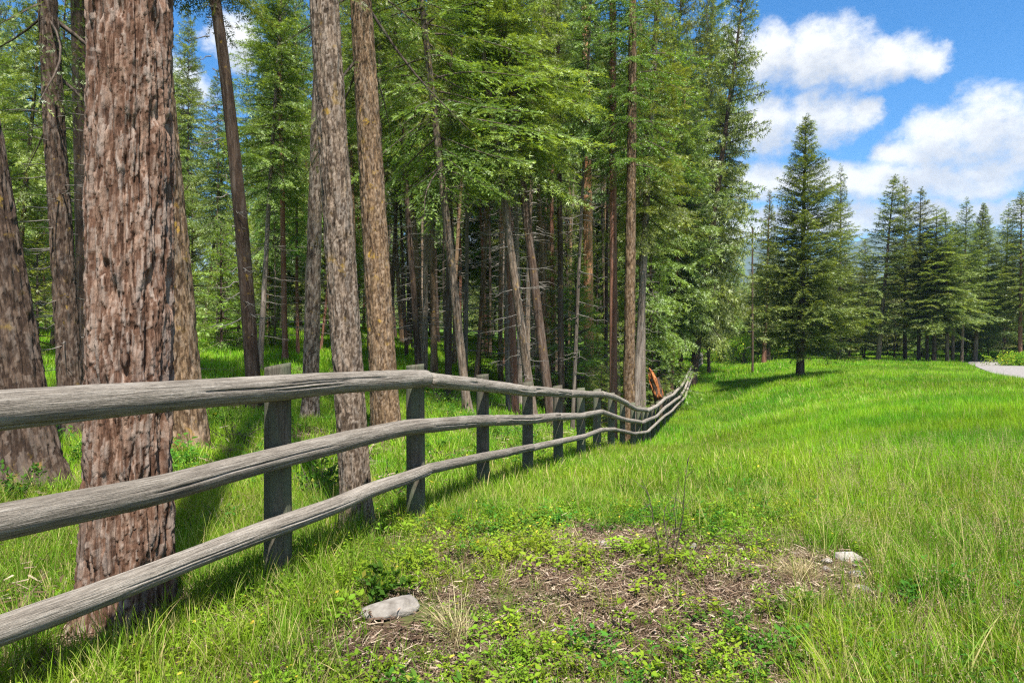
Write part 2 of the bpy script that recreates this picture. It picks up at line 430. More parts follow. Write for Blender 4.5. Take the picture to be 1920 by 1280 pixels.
# ------------------------------------------------------------------ terrain
FENCE_TOPS = [(521, 672, 4.34), (780, 675, 5.97), (906, 695, 7.54), (990, 710, 9.2), (1047, 718, 10.8), (1090, 723, 12.5), (1119, 726, 13.9),
              (1146, 733, 15.6), (1167, 747, 17.2), (1187, 752, 19.1), (1197, 758, 20.2), (1207, 761, 21.5), (1216, 761, 22.75), (1225, 756, 24.2),
              (1233, 750, 25.6), (1245, 741, 28.0), (1262, 731, 33.0), (1278, 719, 38.0), (1293, 690, 45.0), (1302, 674, 51.0), (1311, 663, 60.0), (1318, 662, 68.0)]
POST_H = 1.40
CP = [((px - CX) / F_PX * y, y, EYE - (ty - HOR) * y / F_PX - POST_H) for px, ty, y in FENCE_TOPS]
CP += [(-2.4, 2.2, 0), (0, 0, 0), (0, 3, 0), (3, 3, 0), (1.5, 5, 0), (4, 6, 0), (6, 10, -.1), (3.2, 10, -.28), (10, 14, -.15), (8, 20, -.75), (14, 25, -.4), (16, 38, -.2), (22, 30, -.1), (27, 36, -.12),
       (14, 36, -.6), (18, 50, -.1), (30, 60, .25), (22, 62, .2), (40, 60, .3), (40, 30, 0), (20, 10, 0), (10, 0, 0), (-10, 0, -.1), (0, -10, 0), (-20, -15, .2), (20, -15, 0),
       (-2.25, 3.9, -.10), (-4.9, 7.2, 0), (-6.5, 10.5, .1), (-1.35, 5.8, -.10), (-2.4, 11.5, -.08), (-6, 15.5, 0.05), (-4, 13.8, 0), (-12, 16, .3), (-12, 30, 1.4), (-20, 30, 1.9),
       (-20, 45, 3.0), (-10, 45, 2.1), (-2, 45, 1.1), (0, 35, .4), (0, 25, -.55), (-3, 25, 0.4), (0, 16, -.25), (3, 40, 0), (8, 55, .3), (-5, 65, 2.6), (5, 70, 1.5), (-30, 60, 4),
       (-30, 20, 1.2), (20, 90, .8), (40, 90, 1.0), (60, 60, .6), (-15, 5, .3), (70, 20, .2), (-50, 30, 3), (-40, 90, 6), (0, 100, 3.5)]
CP = np.array(CP, float)


def _phi(r): return np.sqrt(r * r + 9.0)
_A = _phi(np.hypot(CP[:, None, 0] - CP[None, :, 0], CP[:, None, 1] - CP[None, :, 1])) + np.eye(len(CP)) * -.02
_P = np.column_stack([np.ones(len(CP)), CP[:, :2]])
_S = np.block([[_A, _P], [_P.T, np.zeros((3, 3))]])
_W = np.linalg.solve(_S, np.concatenate([CP[:, 2], np.zeros(3)]))


def gz(x, y):
    """ground height"""
    x = np.asarray(x, float); y = np.asarray(y, float); sh = np.broadcast(x, y).shape
    xf = np.broadcast_to(x, sh).ravel(); yf = np.broadcast_to(y, sh).ravel()
    d0 = np.hypot(xf, yf - 35); k = np.minimum(1, 75 / np.maximum(d0, 1e-6)); xc, yc = xf * k, 35 + (yf - 35) * k
    z = np.empty(len(xf))
    for s in range(0, len(xf), 20000):
        e = slice(s, s + 20000)
        z[e] = _phi(np.hypot(xc[e, None] - CP[None, :, 0], yc[e, None] - CP[None, :, 1])) @ _W[:-3] + _W[-3] + _W[-2] * xc[e] + _W[-1] * yc[e]
    z = z * (1 - sstep(d0, 75, 140)) + .6 * sstep(d0, 75, 140)
    z += 26 * sstep(yf, 105, 420) + 14 * sstep(-xf, 60, 300) * sstep(yf, -40, 80) + 6 * (fbm(xf / 90, yf / 90, s=5) - .5) * sstep(d0, 80, 200)
    z += .05 * (fbm(xf * .9, yf * .9, s=3) - .5) * sstep(yf, -30, 0) + .03 * (vnoise(xf * 4, yf * 4, s=9) - .5)
    return z.reshape(sh)


def gz1(x, y): return float(gz(np.array([x]), np.array([y]))[0])
def X_of(px, y): return (px - CX) / F_PX * y


def grid_mesh(name, xs, ys, mat):
    gx, gy = np.meshgrid(xs, ys); z = gz(gx, gy)
    v = np.stack([gx, gy, z], -1).reshape(-1, 3); nx = len(xs)
    i = (np.arange(len(ys) - 1)[:, None] * nx + np.arange(nx - 1)[None]).ravel()
    return mesh_from(name, v, np.stack([i, i + 1, i + nx + 1, i + nx], 1), mat, smooth=True)


def spaced(pos):  # symmetric-ish growth
    return np.array(pos)
def grow(a, b, s0, ratio):
    out = [a]; s = s0
    while out[-1] < b: out.append(out[-1] + s); s *= ratio
    return out
xs_p = grow(6, 1330, .28, 1.06); xs = sorted([-t for t in xs_p] + list(np.arange(-5.8, 5.9, .2)) + xs_p)
ys = list(np.arange(-40, 0, 2.5)) + list(np.arange(0, 12, .17)) + grow(12, 2100, .25, 1.045)


LIT = [(1590, 1095, 95, 75, .8), (1180, 1090, 420, 130, .52), (900, 1200, 240, 90, .5), (1300, 1075, 265, 90, 1.05), (1090, 1085, 200, 85, .85), (880, 1190, 150, 70, .9), (840, 1250, 160, 60, .8), (1040, 1010, 100, 30, .7), (1000, 950, 60, 20, .5), (1490, 1090, 120, 60, 1.0), (1600, 1070, 50, 40, .8), (1250, 930, 80, 18, .4), (1150, 1180, 160, 60, .5)]
LITW = []
for px, py, rx, ry, s in LIT:
    y = EYE * F_PX / (py - HOR); LITW.append((X_of(px, y), y, rx / F_PX * y, ry / (py - HOR) * y, s))


def litter_mask(x, y):
    wx = x + .35 * (fbm(x * 2.2, y * 2.2, s=31) - .5) * 2; wy = y + .35 * (fbm(x * 2.2, y * 2.2, s=37) - .5) * 2
    m = 0
    for cx, cy_, rx, ry, s in LITW: m = np.maximum(m, s * np.exp(-1.1 * (((wx - cx) / rx) ** 2 + ((wy - cy_) / ry) ** 2)))
    return np.clip(m * 1.9 - .1, 0, 1)


def open_mask(x, y):
    """wider zone of short growth round the bare patch, towards the camera"""
    r = x / np.maximum(y, .5); w = .12 * (fbm(x * 1.5, y * 1.5, s=43) - .5)
    return sstep(r + w, -.28, -.08) * sstep(.50 - r - w, 0, .14) * sstep(6.3 - y, 0, 1.2)


def ground_material():
    m, q, out = new_mat('soil_and_turf')
    pos = q.node('ShaderNodeNewGeometry').outputs['Position']
    n = q.noise(pos, 7, 6, .65); n2 = q.noise(pos, .5, 4); n3 = q.noise(pos, 38, 5, .7)
    soil = q.ramp(q.m('ADD', q.m('MULTIPLY', n, .5), q.m('MULTIPLY', n3, .5)), [(.34, (.030, .019, .013)), (.52, (.085, .054, .036)), (.70, (.19, .13, .09))])
    turf = q.ramp(n, [(.3, (.050, .095, .014)), (.55, (.090, .175, .020)), (.75, (.150, .240, .030))])
    d = q.vm('LENGTH', pos)
    f = q.m('ADD', q.ss(n2, .40, .62, .05, .6), q.ss(d, 9, 30, 0, .9), clamp=True)
    principled(q, out, q.mix(f, soil, turf), .95, bump(q, q.m('ADD', n, q.m('MULTIPLY', n3, .6)), .8, .03), .1)
    return m
ground = obj('ground', grid_mesh('ground', np.array(xs), np.array(ys), ground_material()))
tag(ground, kind='structure')

# gravel road on the far right, coming towards the camera side
road_pts = np.array([(29.1, 41.6), (26, 35), (24, 31), (22, 24), (20.5, 12), (20, 0), (20, -20)], float)
road_far = np.array([(43, 64), (38, 57), (33, 48.5)], float)
rp = np.vstack([road_far, road_pts]); tt = np.arange(len(rp)); td = np.linspace(0, len(rp) - 1, 160)
rx_, ry_ = np.interp(td, tt, rp[:, 0]), np.interp(td, tt, rp[:, 1])
kern = np.hanning(25); kern /= kern.sum()
rx_ = np.convolve(np.pad(rx_, 12, 'edge'), kern, 'valid'); ry_ = np.convolve(np.pad(ry_, 12, 'edge'), kern, 'valid')
rows = []
for k, s in enumerate(np.linspace(0, 1, 9)):
    x = rx_ + s * 4.6; y = ry_ + s * 1.0
    rows.append(np.stack([x, y, gz(x, y) + .03 + .05 * math.sin(math.pi * s)], -1))
rv = np.stack(rows, 1).reshape(-1, 3); i = (np.arange(159)[:, None] * 9 + np.arange(8)[None]).ravel()
road = obj('gravel_road', mesh_from('gravel_road', rv, np.stack([i, i + 1, i + 10, i + 9], 1),
      speckle_mat('gravel', [(.3, (.13, .115, .105)), (.5, (.24, .222, .208)), (.7, (.36, .34, .325))], 14, .95, .8, .03), smooth=True))
tag(road, kind='structure')

# far mountain ridge
def mountain(name, y0, prof, depth, seed):
    px, py = np.array(prof, float).T
    xs = np.linspace((px[0] - CX) / F_PX * y0, (px[-1] - CX) / F_PX * y0, 160); ys = np.linspace(-1, 1, 26)
    h = EYE + (HOR - np.interp(xs / y0 * F_PX + CX, px, py)) * y0 / F_PX
    gx, gy = np.meshgrid(xs, ys); z = h[None] * (1 - np.abs(gy) ** 1.2) + 14 * (fbm(gx / 60, gy * 6, s=seed) - .5) * (1 - gy ** 2)
    v = np.stack([gx, y0 + gy * depth, np.where(np.abs(gy) > .99, -2, z)], -1).reshape(-1, 3)
    i = (np.arange(25)[:, None] * 160 + np.arange(159)[None]).ravel()
    o = obj(name, mesh_from(name, v, np.stack([i, i + 1, i + 161, i + 160], 1), speckle_mat('mountain_woods', [(.35, (.035, .055, .035)), (.65, (.075, .095, .065))], .02, .95, .3, 3.), smooth=True))
    return tag(o, kind='structure')
mountain('mountain', 2000, [(200, 560), (700, 500), (1150, 500), (1290, 470), (1350, 455), (1400, 446), (1440, 458), (1500, 478), (1560, 480), (1610, 445), (1645, 436), (1700, 452), (1755, 442), (1810, 423), (1860, 426), (1900, 445), (2000, 470), (2200, 500), (2350, 560)], 420, 41)

# ------------------------------------------------------------------ rail fence
plan = np.array([(-3.226 + .4 * 0.6, 0.6), (-3.226 + .4 * 2.7, 2.7), (-1.49, 4.34)] + [(X_of(px, y), y) for px, ty, y in FENCE_TOPS[1:]], float)
FN = np.array([1, -.33]) / math.hypot(1, .33)                # towards the meadow
yy = np.concatenate([np.linspace(.6, 20, 900), np.linspace(20, 68, 700)[1:]])
fx = np.interp(yy, plan[:, 1], plan[:, 0])
k = np.hanning(61); k /= k.sum(); fx = np.convolve(np.pad(fx, 30, 'reflect', reflect_type='odd'), k, 'valid')
RX, RY = fx + FN[0] * .125, yy + FN[1] * .125                # rail plane: in front of the posts
RPX = CX + F_PX * RX / RY
TOP = [(0, 771, 78), (200, 753, 67), (300, 744, 57), (500, 730.5, 51), (640, 718, 40), (760, 712, 36), (800, 710, 30), (910, 721, 23), (990, 732, 20), (1040, 735.5, 17), (1098, 738.8, 12.5), (1127, 739, 12),
       (1153, 745.5, 11), (1175, 757, 10), (1192, 766, 8.5), (1214, 769, 7.5), (1230, 761, 6.5), (1245, 748, 6), (1262.6, 740, 5.5), (1278, 724, 5), (1293, 694, 4.2), (1302, 679, 3.6), (1311, 667, 3), (1318, 666, 2.6)]
MID = [(0, 976, 72), (200, 937, 62), (320, 912, 55), (500, 862, 42), (640, 827, 37), (760, 800, 30), (910, 787, 21), (990, 786, 19), (1044, 780, 15), (1087, 779, 12), (1127, 771, 9.5), (1153, 780, 9.5), (1175, 787, 8),
       (1203, 791, 7.5), (1230, 781, 6.5), (1245, 765, 6), (1273, 745, 5), (1284, 729, 4.5), (1293, 705, 4), (1302, 687, 3.5), (1311, 675, 3), (1318, 673, 2.6)]
LOW = [(0, 1178, 58), (200, 1107, 50), (340, 1051, 40), (500, 990, 40), (640, 940, 32), (680, 921, 29), (800, 879, 20), (910, 856, 18), (1000, 837.5, 13), (1044, 828, 12.5), (1098, 816.5, 9.5), (1127, 805.5, 8.5), (1153, 804.5, 6),
       (1190, 812.5, 6), (1214, 809, 5.5), (1241, 783, 5), (1260, 770, 4.5), (1284, 745, 4), (1293, 717, 3.6), (1302, 696, 3.2), (1311, 684, 3), (1318, 681, 2.6)]
JOINTS = {'top': [803, 998, 1068, 1127, 1176, 1213, 1246, 1280, 1300], 'mid': [925, 1046, 1128, 1203, 1236, 1272, 1296], 'low': [800, 1000, 1100, 1153, 1200, 1244, 1284, 1304]}
fence = empty('rail_fence', (plan[2, 0], plan[2, 1], gz1(plan[2, 0], plan[2, 1])), 'weathered grey three-rail log fence running along the forest edge into the distance', 'fence')
FO = np.array(fence.location)


def rail(px0, px1, tr, seed, start_y=None):
    a = np.array(tr, float)
    order = RPX > -5000
    y0 = np.interp(px0, RPX, RY) if start_y is None else start_y
    y1 = np.interp(px1, RPX, RY)
    L = y1 - y0; n = int(np.clip(L / (.012 if y0 < 6 else .03 if y0 < 12 else .09), 24, 420))
    y = np.linspace(y0 + .008, y1 - .008, n); x = np.interp(y, RY, RX); px = CX + F_PX * x / y
    # heights traced from the photo at each rail point, held level outside the frame
    ya = np.interp(a[:, 0], RPX, RY)
    za = EYE - (a[:, 1] - HOR) * ya / F_PX; ra = a[:, 2] / 2 * ya / F_PX
    z = np.interp(y, ya, za); kk = np.hanning(2 * max(3, n // 14) + 1); kk /= kk.sum(); w = len(kk) // 2
    z = np.convolve(np.pad(z, w, 'reflect', reflect_type='odd'), kk, 'valid')
    nu = 120 if y0 < 4 else 56 if y0 < 9 else 16
    u = (y - y0) / max(L, .1)
    r = np.interp(y, ya, ra); r = .5 * r + .5 * np.interp(u, [0, 1], [r[:max(3, n // 5)].mean(), r[-max(3, n // 5):].mean()])
    r = np.clip(r, .045, .088) * (1 + .05 * (fbm(y * 2.2, y * 0, s=seed) - .5))
    x = x + .02 * (fbm(y * .9, y * 0, s=seed + 4) - .5); z = z + .008 * (fbm(y * 1.8, y * 0, s=seed + 8) - .5) + .022 * (_h(np.array([seed]), np.array([3]), np.array([1]))[0] - .5); x = x + .03 * (_h(np.array([seed]), np.array([5]), np.array([1]))[0] - .5)
    th = np.linspace(0, 1, nu, endpoint=False)
    yg, tg = np.meshgrid(y, th, indexing='ij')
    ring = 1 + .05 * (vnoise(tg * 6, yg * 1.3, s=seed) - .5) + .03 * (fbm(np.cos(tg * 6.283) * 9, np.sin(tg * 6.283) * 9, yg * 5, s=seed + 1) - .5)
    if nu > 30:
        rg = np.random.default_rng(seed)
        for c in range(30 if nu > 60 else 14):           # drying cracks along the grain
            t0, l0, s0 = rg.random(), rg.uniform(.15, .9), rg.uniform(y0, y1)
            tc = t0 + .035 * (fbm(yg * 1.5, yg * 0, s=seed + c) - .5) + .01 * np.sin(yg * 3 + c)
            dd = np.abs((tg - tc + .5) % 1 - .5)
            ring -= rg.uniform(.12, .30) * np.exp(-(dd / (.008 if nu > 60 else .018)) ** 2) * sstep(l0 - np.abs(yg - s0), 0, .25)
        for c in range(6 if L > 1 else 2):                # branch knots
            t0, s0 = rg.random(), rg.uniform(y0, y1)
            dd = np.hypot(((tg - t0 + .5) % 1 - .5) * .5, yg - s0) / .022
            ring += .07 * np.exp(-dd ** 2) - .05 * np.exp(-(dd * 2.2) ** 2)
    e = np.minimum(np.arange(n), np.arange(n)[::-1]) * (L / n); r = r * (1 - .30 * np.exp(-(e / .016) ** 2))
    v, f, uv = tube(np.stack([x, y, z], 1) - FO, r, nu, True, ring)
    o = obj('rail', mesh_from('rail', v, f, M['wood_rail'], uv=uv, smooth=True), fence)
    return o


sd_ = 100
for nm, tr in (('top', TOP), ('mid', MID), ('low', LOW)):
    js = [-9e3] + JOINTS[nm] + [1317]
    for a_, b_ in zip(js[:-1], js[1:]):
        sd_ += 17
        rail(a_, b_, tr, sd_, 0.75 if a_ < -5e3 else None)


def post(x, y, ztop, seed, wid=.080):
    rg = np.random.default_rng(seed); g = gz1(x, y); near = y < 9
    nu, nz = (48, 60) if near else (16, 14)
    ang = rg.uniform(-.25, .25)
    H = ztop - g; lx, ly = rg.uniform(-.012, .012, 2) * (y > 5)
    z = np.linspace(-.28, H, nz); th = np.linspace(0, 2 * np.pi, nu, endpoint=False)
    zg, tg = np.meshgrid(z, th, indexing='ij')
    rr = wid * (1 + .08 * (fbm(np.cos(tg) * 2, np.sin(tg) * 2, zg * .7, s=seed) - .5)) * (1.04 - .06 * (zg / H))
    px, py = rr * np.cos(tg), rr * np.sin(tg)
    nrm = rg.uniform(.060, .074)                              # flat sawn face towards the meadow / camera
    fa = math.atan2(-.95, .35) + ang; d = px * math.cos(fa) + py * math.sin(fa); ex = np.maximum(0, d - nrm)
    px -= ex * math.cos(fa); py -= ex * math.sin(fa)
    for c in range(9 if near else 3):
        t0 = rg.uniform(0, 6.28); l0, s0 = rg.uniform(.1, .5), rg.uniform(0, H)
        dd = np.abs((tg - t0 + .05 * (fbm(zg * 3, zg * 0, s=seed + c) - .5) + np.pi) % (2 * np.pi) - np.pi)
        cut = 1 - rg.uniform(.04, .12) * np.exp(-(dd / .07) ** 2) * sstep(l0 - np.abs(zg - s0), 0, .15)
        px *= cut; py *= cut
    sl = rg.uniform(.05, .22); sla = rg.uniform(-.6, .6)      # slanted saw cut on top
    zz = zg + np.where(zg > H - .2, (zg - (H - .2)) / .2, 0) * (-.04 + sl * (px * math.cos(sla) + py * math.sin(sla)))
    v = np.stack([x + px + lx * zg, y + py + ly * zg, g + zz], -1).reshape(-1, 3) - FO
    i = np.arange(nz - 1)[:, None] * nu; j = np.arange(nu)[None]; j2 = (j + 1) % nu
    q = np.stack([i + j, i + j2, i + nu + j2, i + nu + j], -1).reshape(-1, 4)
    uv = np.stack([zg.ravel(), tg.ravel() / 6.283], 1)
    c = len(v); top = v[-nu:].mean(0); v = np.vstack([v, top]); uv = np.vstack([uv, [H, .3]])
    b = (nz - 1) * nu; jj = np.arange(nu)
    me = mesh_from('post', v, [q, np.stack([b + jj, b + (jj + 1) % nu, np.full(nu, c)], 1)], M['wood_post'], uv=uv)
    o = obj('post', me, fence)
    return o


posts = [(-2.15, 2.69, None)] + [(X_of(px, y), y, EYE - (ty - HOR) * y / F_PX) for px, ty, y in FENCE_TOPS if y < 29]
for y in np.arange(29.8, 67.5, 1.75):
    posts.append((float(np.interp(y, yy, fx)), y, None))
for n_, (x, y, zt) in enumerate(posts):
    post(x, y, zt if zt is not None else gz1(x, y) + POST_H, 900 + n_ * 31, [.080, .083, .080, .070, .072, .078][n_ % 6])

# ------------------------------------------------------------------ trees
def trunk_mesh(name, H, r0, r1, mat, seed, hi=None, vis=None, bend=.0, flare=.35, plate=(.05, .13), depth=.018, nu=10, nz=16, furrow=.048):
    """local trunk along +Z from just under ground to H. hi = fine vertex spacing up to height vis"""
    if hi:
        nu = int(2 * np.pi * r0 / hi); zf = np.arange(-.3, vis, hi * 1.25); z = np.concatenate([zf, np.linspace(vis, H, 22)[1:]])
    else: z = np.concatenate([[-.3], np.linspace(0, H, nz) ** 1.0])
    t = np.clip(z / H, 0, 1); rad = r1 + (r0 - r1) * (1 - t) ** .9 + r0 * flare * np.exp(-np.maximum(z, -.1) / (r0 * 1.6)) * .8
    th = np.linspace(0, 2 * np.pi, nu, endpoint=False); zg, tg = np.meshgrid(z, th, indexing='ij'); rg = np.repeat(rad[:, None], nu, 1)
    cs, sn = np.cos(tg), np.sin(tg)
    rg = rg * (1 + .10 * (fbm(cs * 1.2 + 5, sn * 1.2, zg * .45, s=seed) - .5))
    root = np.exp(-np.maximum(zg, 0) / (r0 * 1.1)); rg = rg + r0 * .35 * root * (vnoise(cs * 1.6 + 3, sn * 1.6 + 3, zg * .2, s=seed + 2) - .35)
    plc = np.zeros(zg.shape); flk = np.zeros(zg.shape)
    if hi:
        fine = sstep(vis + .4 - zg, 0, .3)
        per = max(6, int(round(2 * np.pi * r0 / plate[0]))); u = tg / (2 * np.pi) * per; v = zg / plate[1]
        cu, cv, cz = cs * r0 / plate[0] * .5, sn * r0 / plate[0] * .5, zg / plate[1] * .5
        u2 = u + 1.0 * (fbm(cu, cv, cz, s=seed + 3, octv=3) - .5) * 2; v2 = v + .9 * (fbm(cu, cv, cz, s=seed + 5, octv=3) - .5) * 2
        f1, f2, idh, dv = worley(u2, v2, per, seed)
        ed = sstep(f2 - f1, .0, .16)
        pl = (.65 + .35 * ed) * (.30 + .70 * idh + .30 * (.5 - dv))                 # scales overlap: the lower edge of each lifts off
        p2 = per * 2; u3 = u2 * 2 + .9 * (vnoise(cu * 6, cv * 6, cz * 6, s=seed + 7) - .5); v3 = v2 * 1.7 + .5 * (vnoise(cu * 5, cv * 5, cz * 7, s=seed + 8) - .5)
        g1, g2, id2, dv2 = worley(u3, v3, p2, seed + 11)
        fl = id2 * .9 + .35 * (.5 - dv2)
        fin = fbm(cs * r0 / .010, sn * r0 / .010, zg / .11, s=seed + 13, octv=3) - .5
        wr = .5 * (fbm(cs * r0 / .10, sn * r0 / .10, zg / .5, s=seed + 21, octv=3) - .5)
        rid = np.abs(fbm(cs * r0 / furrow + wr * 2, sn * r0 / furrow + wr * 2, zg / (furrow * 11), s=seed + 15, octv=2) - .5) * 2
        rid = sstep(rid, 0.0, .30)                                     # long vertical furrows between plates
        rg = rg + fine * depth * (1.05 * (rid - .7) + .24 * (pl - .5) + .28 * (fl - .5) + .80 * fin)
        plc, flk = idh, id2
    else:
        plc = vnoise(cs * 3, sn * 3, zg * 3, s=seed); flk = vnoise(cs * 6, sn * 6, zg * 6, s=seed + 1)
        rg = rg * (1 + .08 * (vnoise(cs * 4, sn * 4, zg * 2.5, s=seed + 3) - .5))
    bx = bend * np.sin(np.pi * np.clip(zg / H * 1.3, 0, 1)) + .04 * (fbm(zg * .22, zg * 0, s=seed + 17) - fbm(np.zeros(1), np.zeros(1), s=seed + 17))
    by = .06 * (fbm(zg * .25, zg * 0 + 5, s=seed + 19) - fbm(np.zeros(1), np.zeros(1) + 5, s=seed + 19))
    v = np.stack([bx + rg * cs, by + rg * sn, zg], -1).reshape(-1, 3)
    n = len(z); i = np.arange(n - 1)[:, None] * nu; j = np.arange(nu)[None]; j2 = (j + 1) % nu
    q = np.stack([i + j, i + j2, i + nu + j2, i + nu + j], -1).reshape(-1, 4)
    att = np.stack([plc.ravel(), flk.ravel(), np.zeros(plc.size), np.ones(plc.size)], 1)
    return mesh_from(name, v, q, mat, att, smooth=not hi)


def shoots(P, D, U, L, W, tip, brnd, rg, fold=.25):
    """rhombic needle sprays. P,D,U (n,3); returns verts, tris, col"""
    n = len(P); S = np.cross(D, U); S /= np.linalg.norm(S, axis=1)[:, None] + 1e-9
    N = np.cross(S, D)
    L = L[:, None]; W = W[:, None]
    m = P + D * L * .5; dz = N * W * fold
    v = np.stack([P, m + S * W * .5 - dz, P + D * L, m - S * W * .5 - dz], 1).reshape(-1, 3)
    b = np.arange(n) * 4
    f = np.concatenate([np.stack([b, b + 1, b + 2], 1), np.stack([b, b + 2, b + 3], 1)])
    lr = rg.random(n)
    c = np.stack([np.repeat(tip, 4) * np.tile([.55, .9, 1.0, .9], n), np.repeat(np.broadcast_to(brnd, n), 4), np.repeat(lr, 4), np.ones(4 * n)], 1)
    return v, f, c


def trident(P, D, U, L, W, tip, brnd, rg):
    """three slim pointed needle bundles fanning from one bud"""
    n = len(P); S = np.cross(D, U); S /= np.linalg.norm(S, axis=1)[:, None] + 1e-9; N = np.cross(S, D)
    vs, cs = [], []; lr = rg.random(n)
    for k, (a, l) in enumerate(((0, 1.1), (.75, .85), (-.75, .85))):
        d = D * math.cos(a) + S * math.sin(a) + N * rg.uniform(-.35, .25, (n, 1)); w = np.cross(d, N) * (W * .20)[:, None]; b = P + d * (L * .12)[:, None]
        vs.append(np.stack([b - w, b + w, P + d * (L * l)[:, None]], 1)); cs.append(np.stack([np.stack([tip * .55, tip * .55, tip], 1), np.full((n, 3), brnd), np.repeat(lr[:, None], 3, 1), np.ones((n, 3))], -1))
    v = np.concatenate(vs).reshape(-1, 3); return v, np.arange(len(v)).reshape(-1, 3), np.concatenate(cs).reshape(-1, 4)


def feather(P, D, U, L, W, tip, brnd, rg, k=5):
    """needle by needle: each shoot carries k pairs of slim needles and an end needle"""
    n = len(P); S = np.cross(D, U); S /= np.linalg.norm(S, axis=1)[:, None] + 1e-9; N = np.cross(S, D)
    vs, cs = [], []
    lr = rg.random(n)
    for i in range(k):
        for s in (-1, 1):
            t = (i + .5 * (s > 0)) / k
            b = P + D * (L * t)[:, None]; ln = W * .62 * (1 - .35 * t)
            dr = D * .75 + S * s * (.8 - .2 * t) + N * (rg.random((n, 1)) - .35) * .9; dr /= np.linalg.norm(dr, axis=1)[:, None]
            hw = D * (L / k * .34)[:, None]
            vs.append(np.stack([b - hw, b + hw, b + dr * ln[:, None] * 1.25], 1))
            tt = tip * (.5 + .5 * t); cs.append(np.stack([tt, np.broadcast_to(brnd, n), lr, np.ones(n)], 1))
    b = P + D * (L * .8)[:, None]; vs.append(np.stack([b - S * (W * .22)[:, None], b + S * (W * .22)[:, None], P + D * (L * 1.1)[:, None]], 1)); cs.append(np.stack([tip, np.broadcast_to(brnd, n), lr, np.ones(n)], 1))
    v = np.concatenate(vs).reshape(-1, 3); c = np.repeat(np.concatenate(cs), 3, axis=0)
    return v, np.arange(len(v)).reshape(-1, 3), c


def norm(v): return v / (np.linalg.norm(v, axis=-1, keepdims=True) + 1e-9)


def branch(L, rg, style='fir', sl=.135, sw=.066, step2=.075, step3=.055, droop=.18, fine=False, tipamt=1.0, slim=True):
    """one bough along +X: woody axis and sprays. returns (foliage v,f,c), (wood v,f)"""
    P, D, U, LL, TP = [], [], [], [], []
    def axis(t): return np.array([t * L, .06 * L * math.sin(t * 4 + ph), -droop * L * t ** 1.6 + .10 * L * t ** 3])
    ph = rg.uniform(0, 6)
    x = .10 * L + .08; side = 1
    W = []
    pth = np.array([axis(t) for t in np.linspace(0, 1, 7)]); W.append((pth, np.linspace(.012 + .008 * L, .003, 7)))
    while x < L:
        t = x / L; base = axis(t); tan = norm(axis(min(1, t + .05)) - axis(t - .05))
        l2 = (.52 * (L - x) + .13) * rg.uniform(.65, 1.15) * min(1, .35 + t * 2.2); l2 = min(l2, .95)
        an = side * rg.uniform(.75, 1.1); d2 = norm(np.array([math.cos(an), math.sin(an), rg.uniform(-.35, .12)]) + tan * .2)
        n3 = max(1, int(l2 / step3)); s3 = 1
        for k3 in range(n3 + 1):
            u = (k3 + .3) / (n3 + .6); p = base + d2 * l2 * u + np.array([0, 0, -.22 * l2 * u * u])
            if k3 == n3: d3 = norm(d2 + np.array([0, 0, -.25]))
            else:
                a3 = s3 * rg.uniform(.6, 1.0); c_, s_ = math.cos(a3), math.sin(a3)
                d3 = norm(np.array([d2[0] * c_ - d2[1] * s_, d2[0] * s_ + d2[1] * c_, d2[2] + rg.uniform(-.45, .35)]))
            s3 *= -1
            P.append(p); D.append(d3); U.append(norm(np.array([rg.normal(0, .75), rg.normal(0, .75), 1])))
            LL.append(sl * rg.uniform(.75, 1.3)); TP.append(min(1, max(0, (u - .35) * 1.3)) * (.45 + .55 * t) * tipamt * rg.uniform(.5, 1.1))
        side *= -1; x += step2 * rg.uniform(.7, 1.3)
    e = axis(1.); P.append(e); D.append(norm(axis(1.) - axis(.93))); U.append(np.array([0, 0, 1.])); LL.append(sl * 1.2); TP.append(tipamt)
    P, D, U, LL, TP = map(np.array, (P, D, U, LL, TP)); TP = np.clip(TP, 0, 1)
    fn = feather if fine else trident if slim else shoots
    return fn(P, D, U, LL, LL / sl * sw, TP, 0.5, rg), W


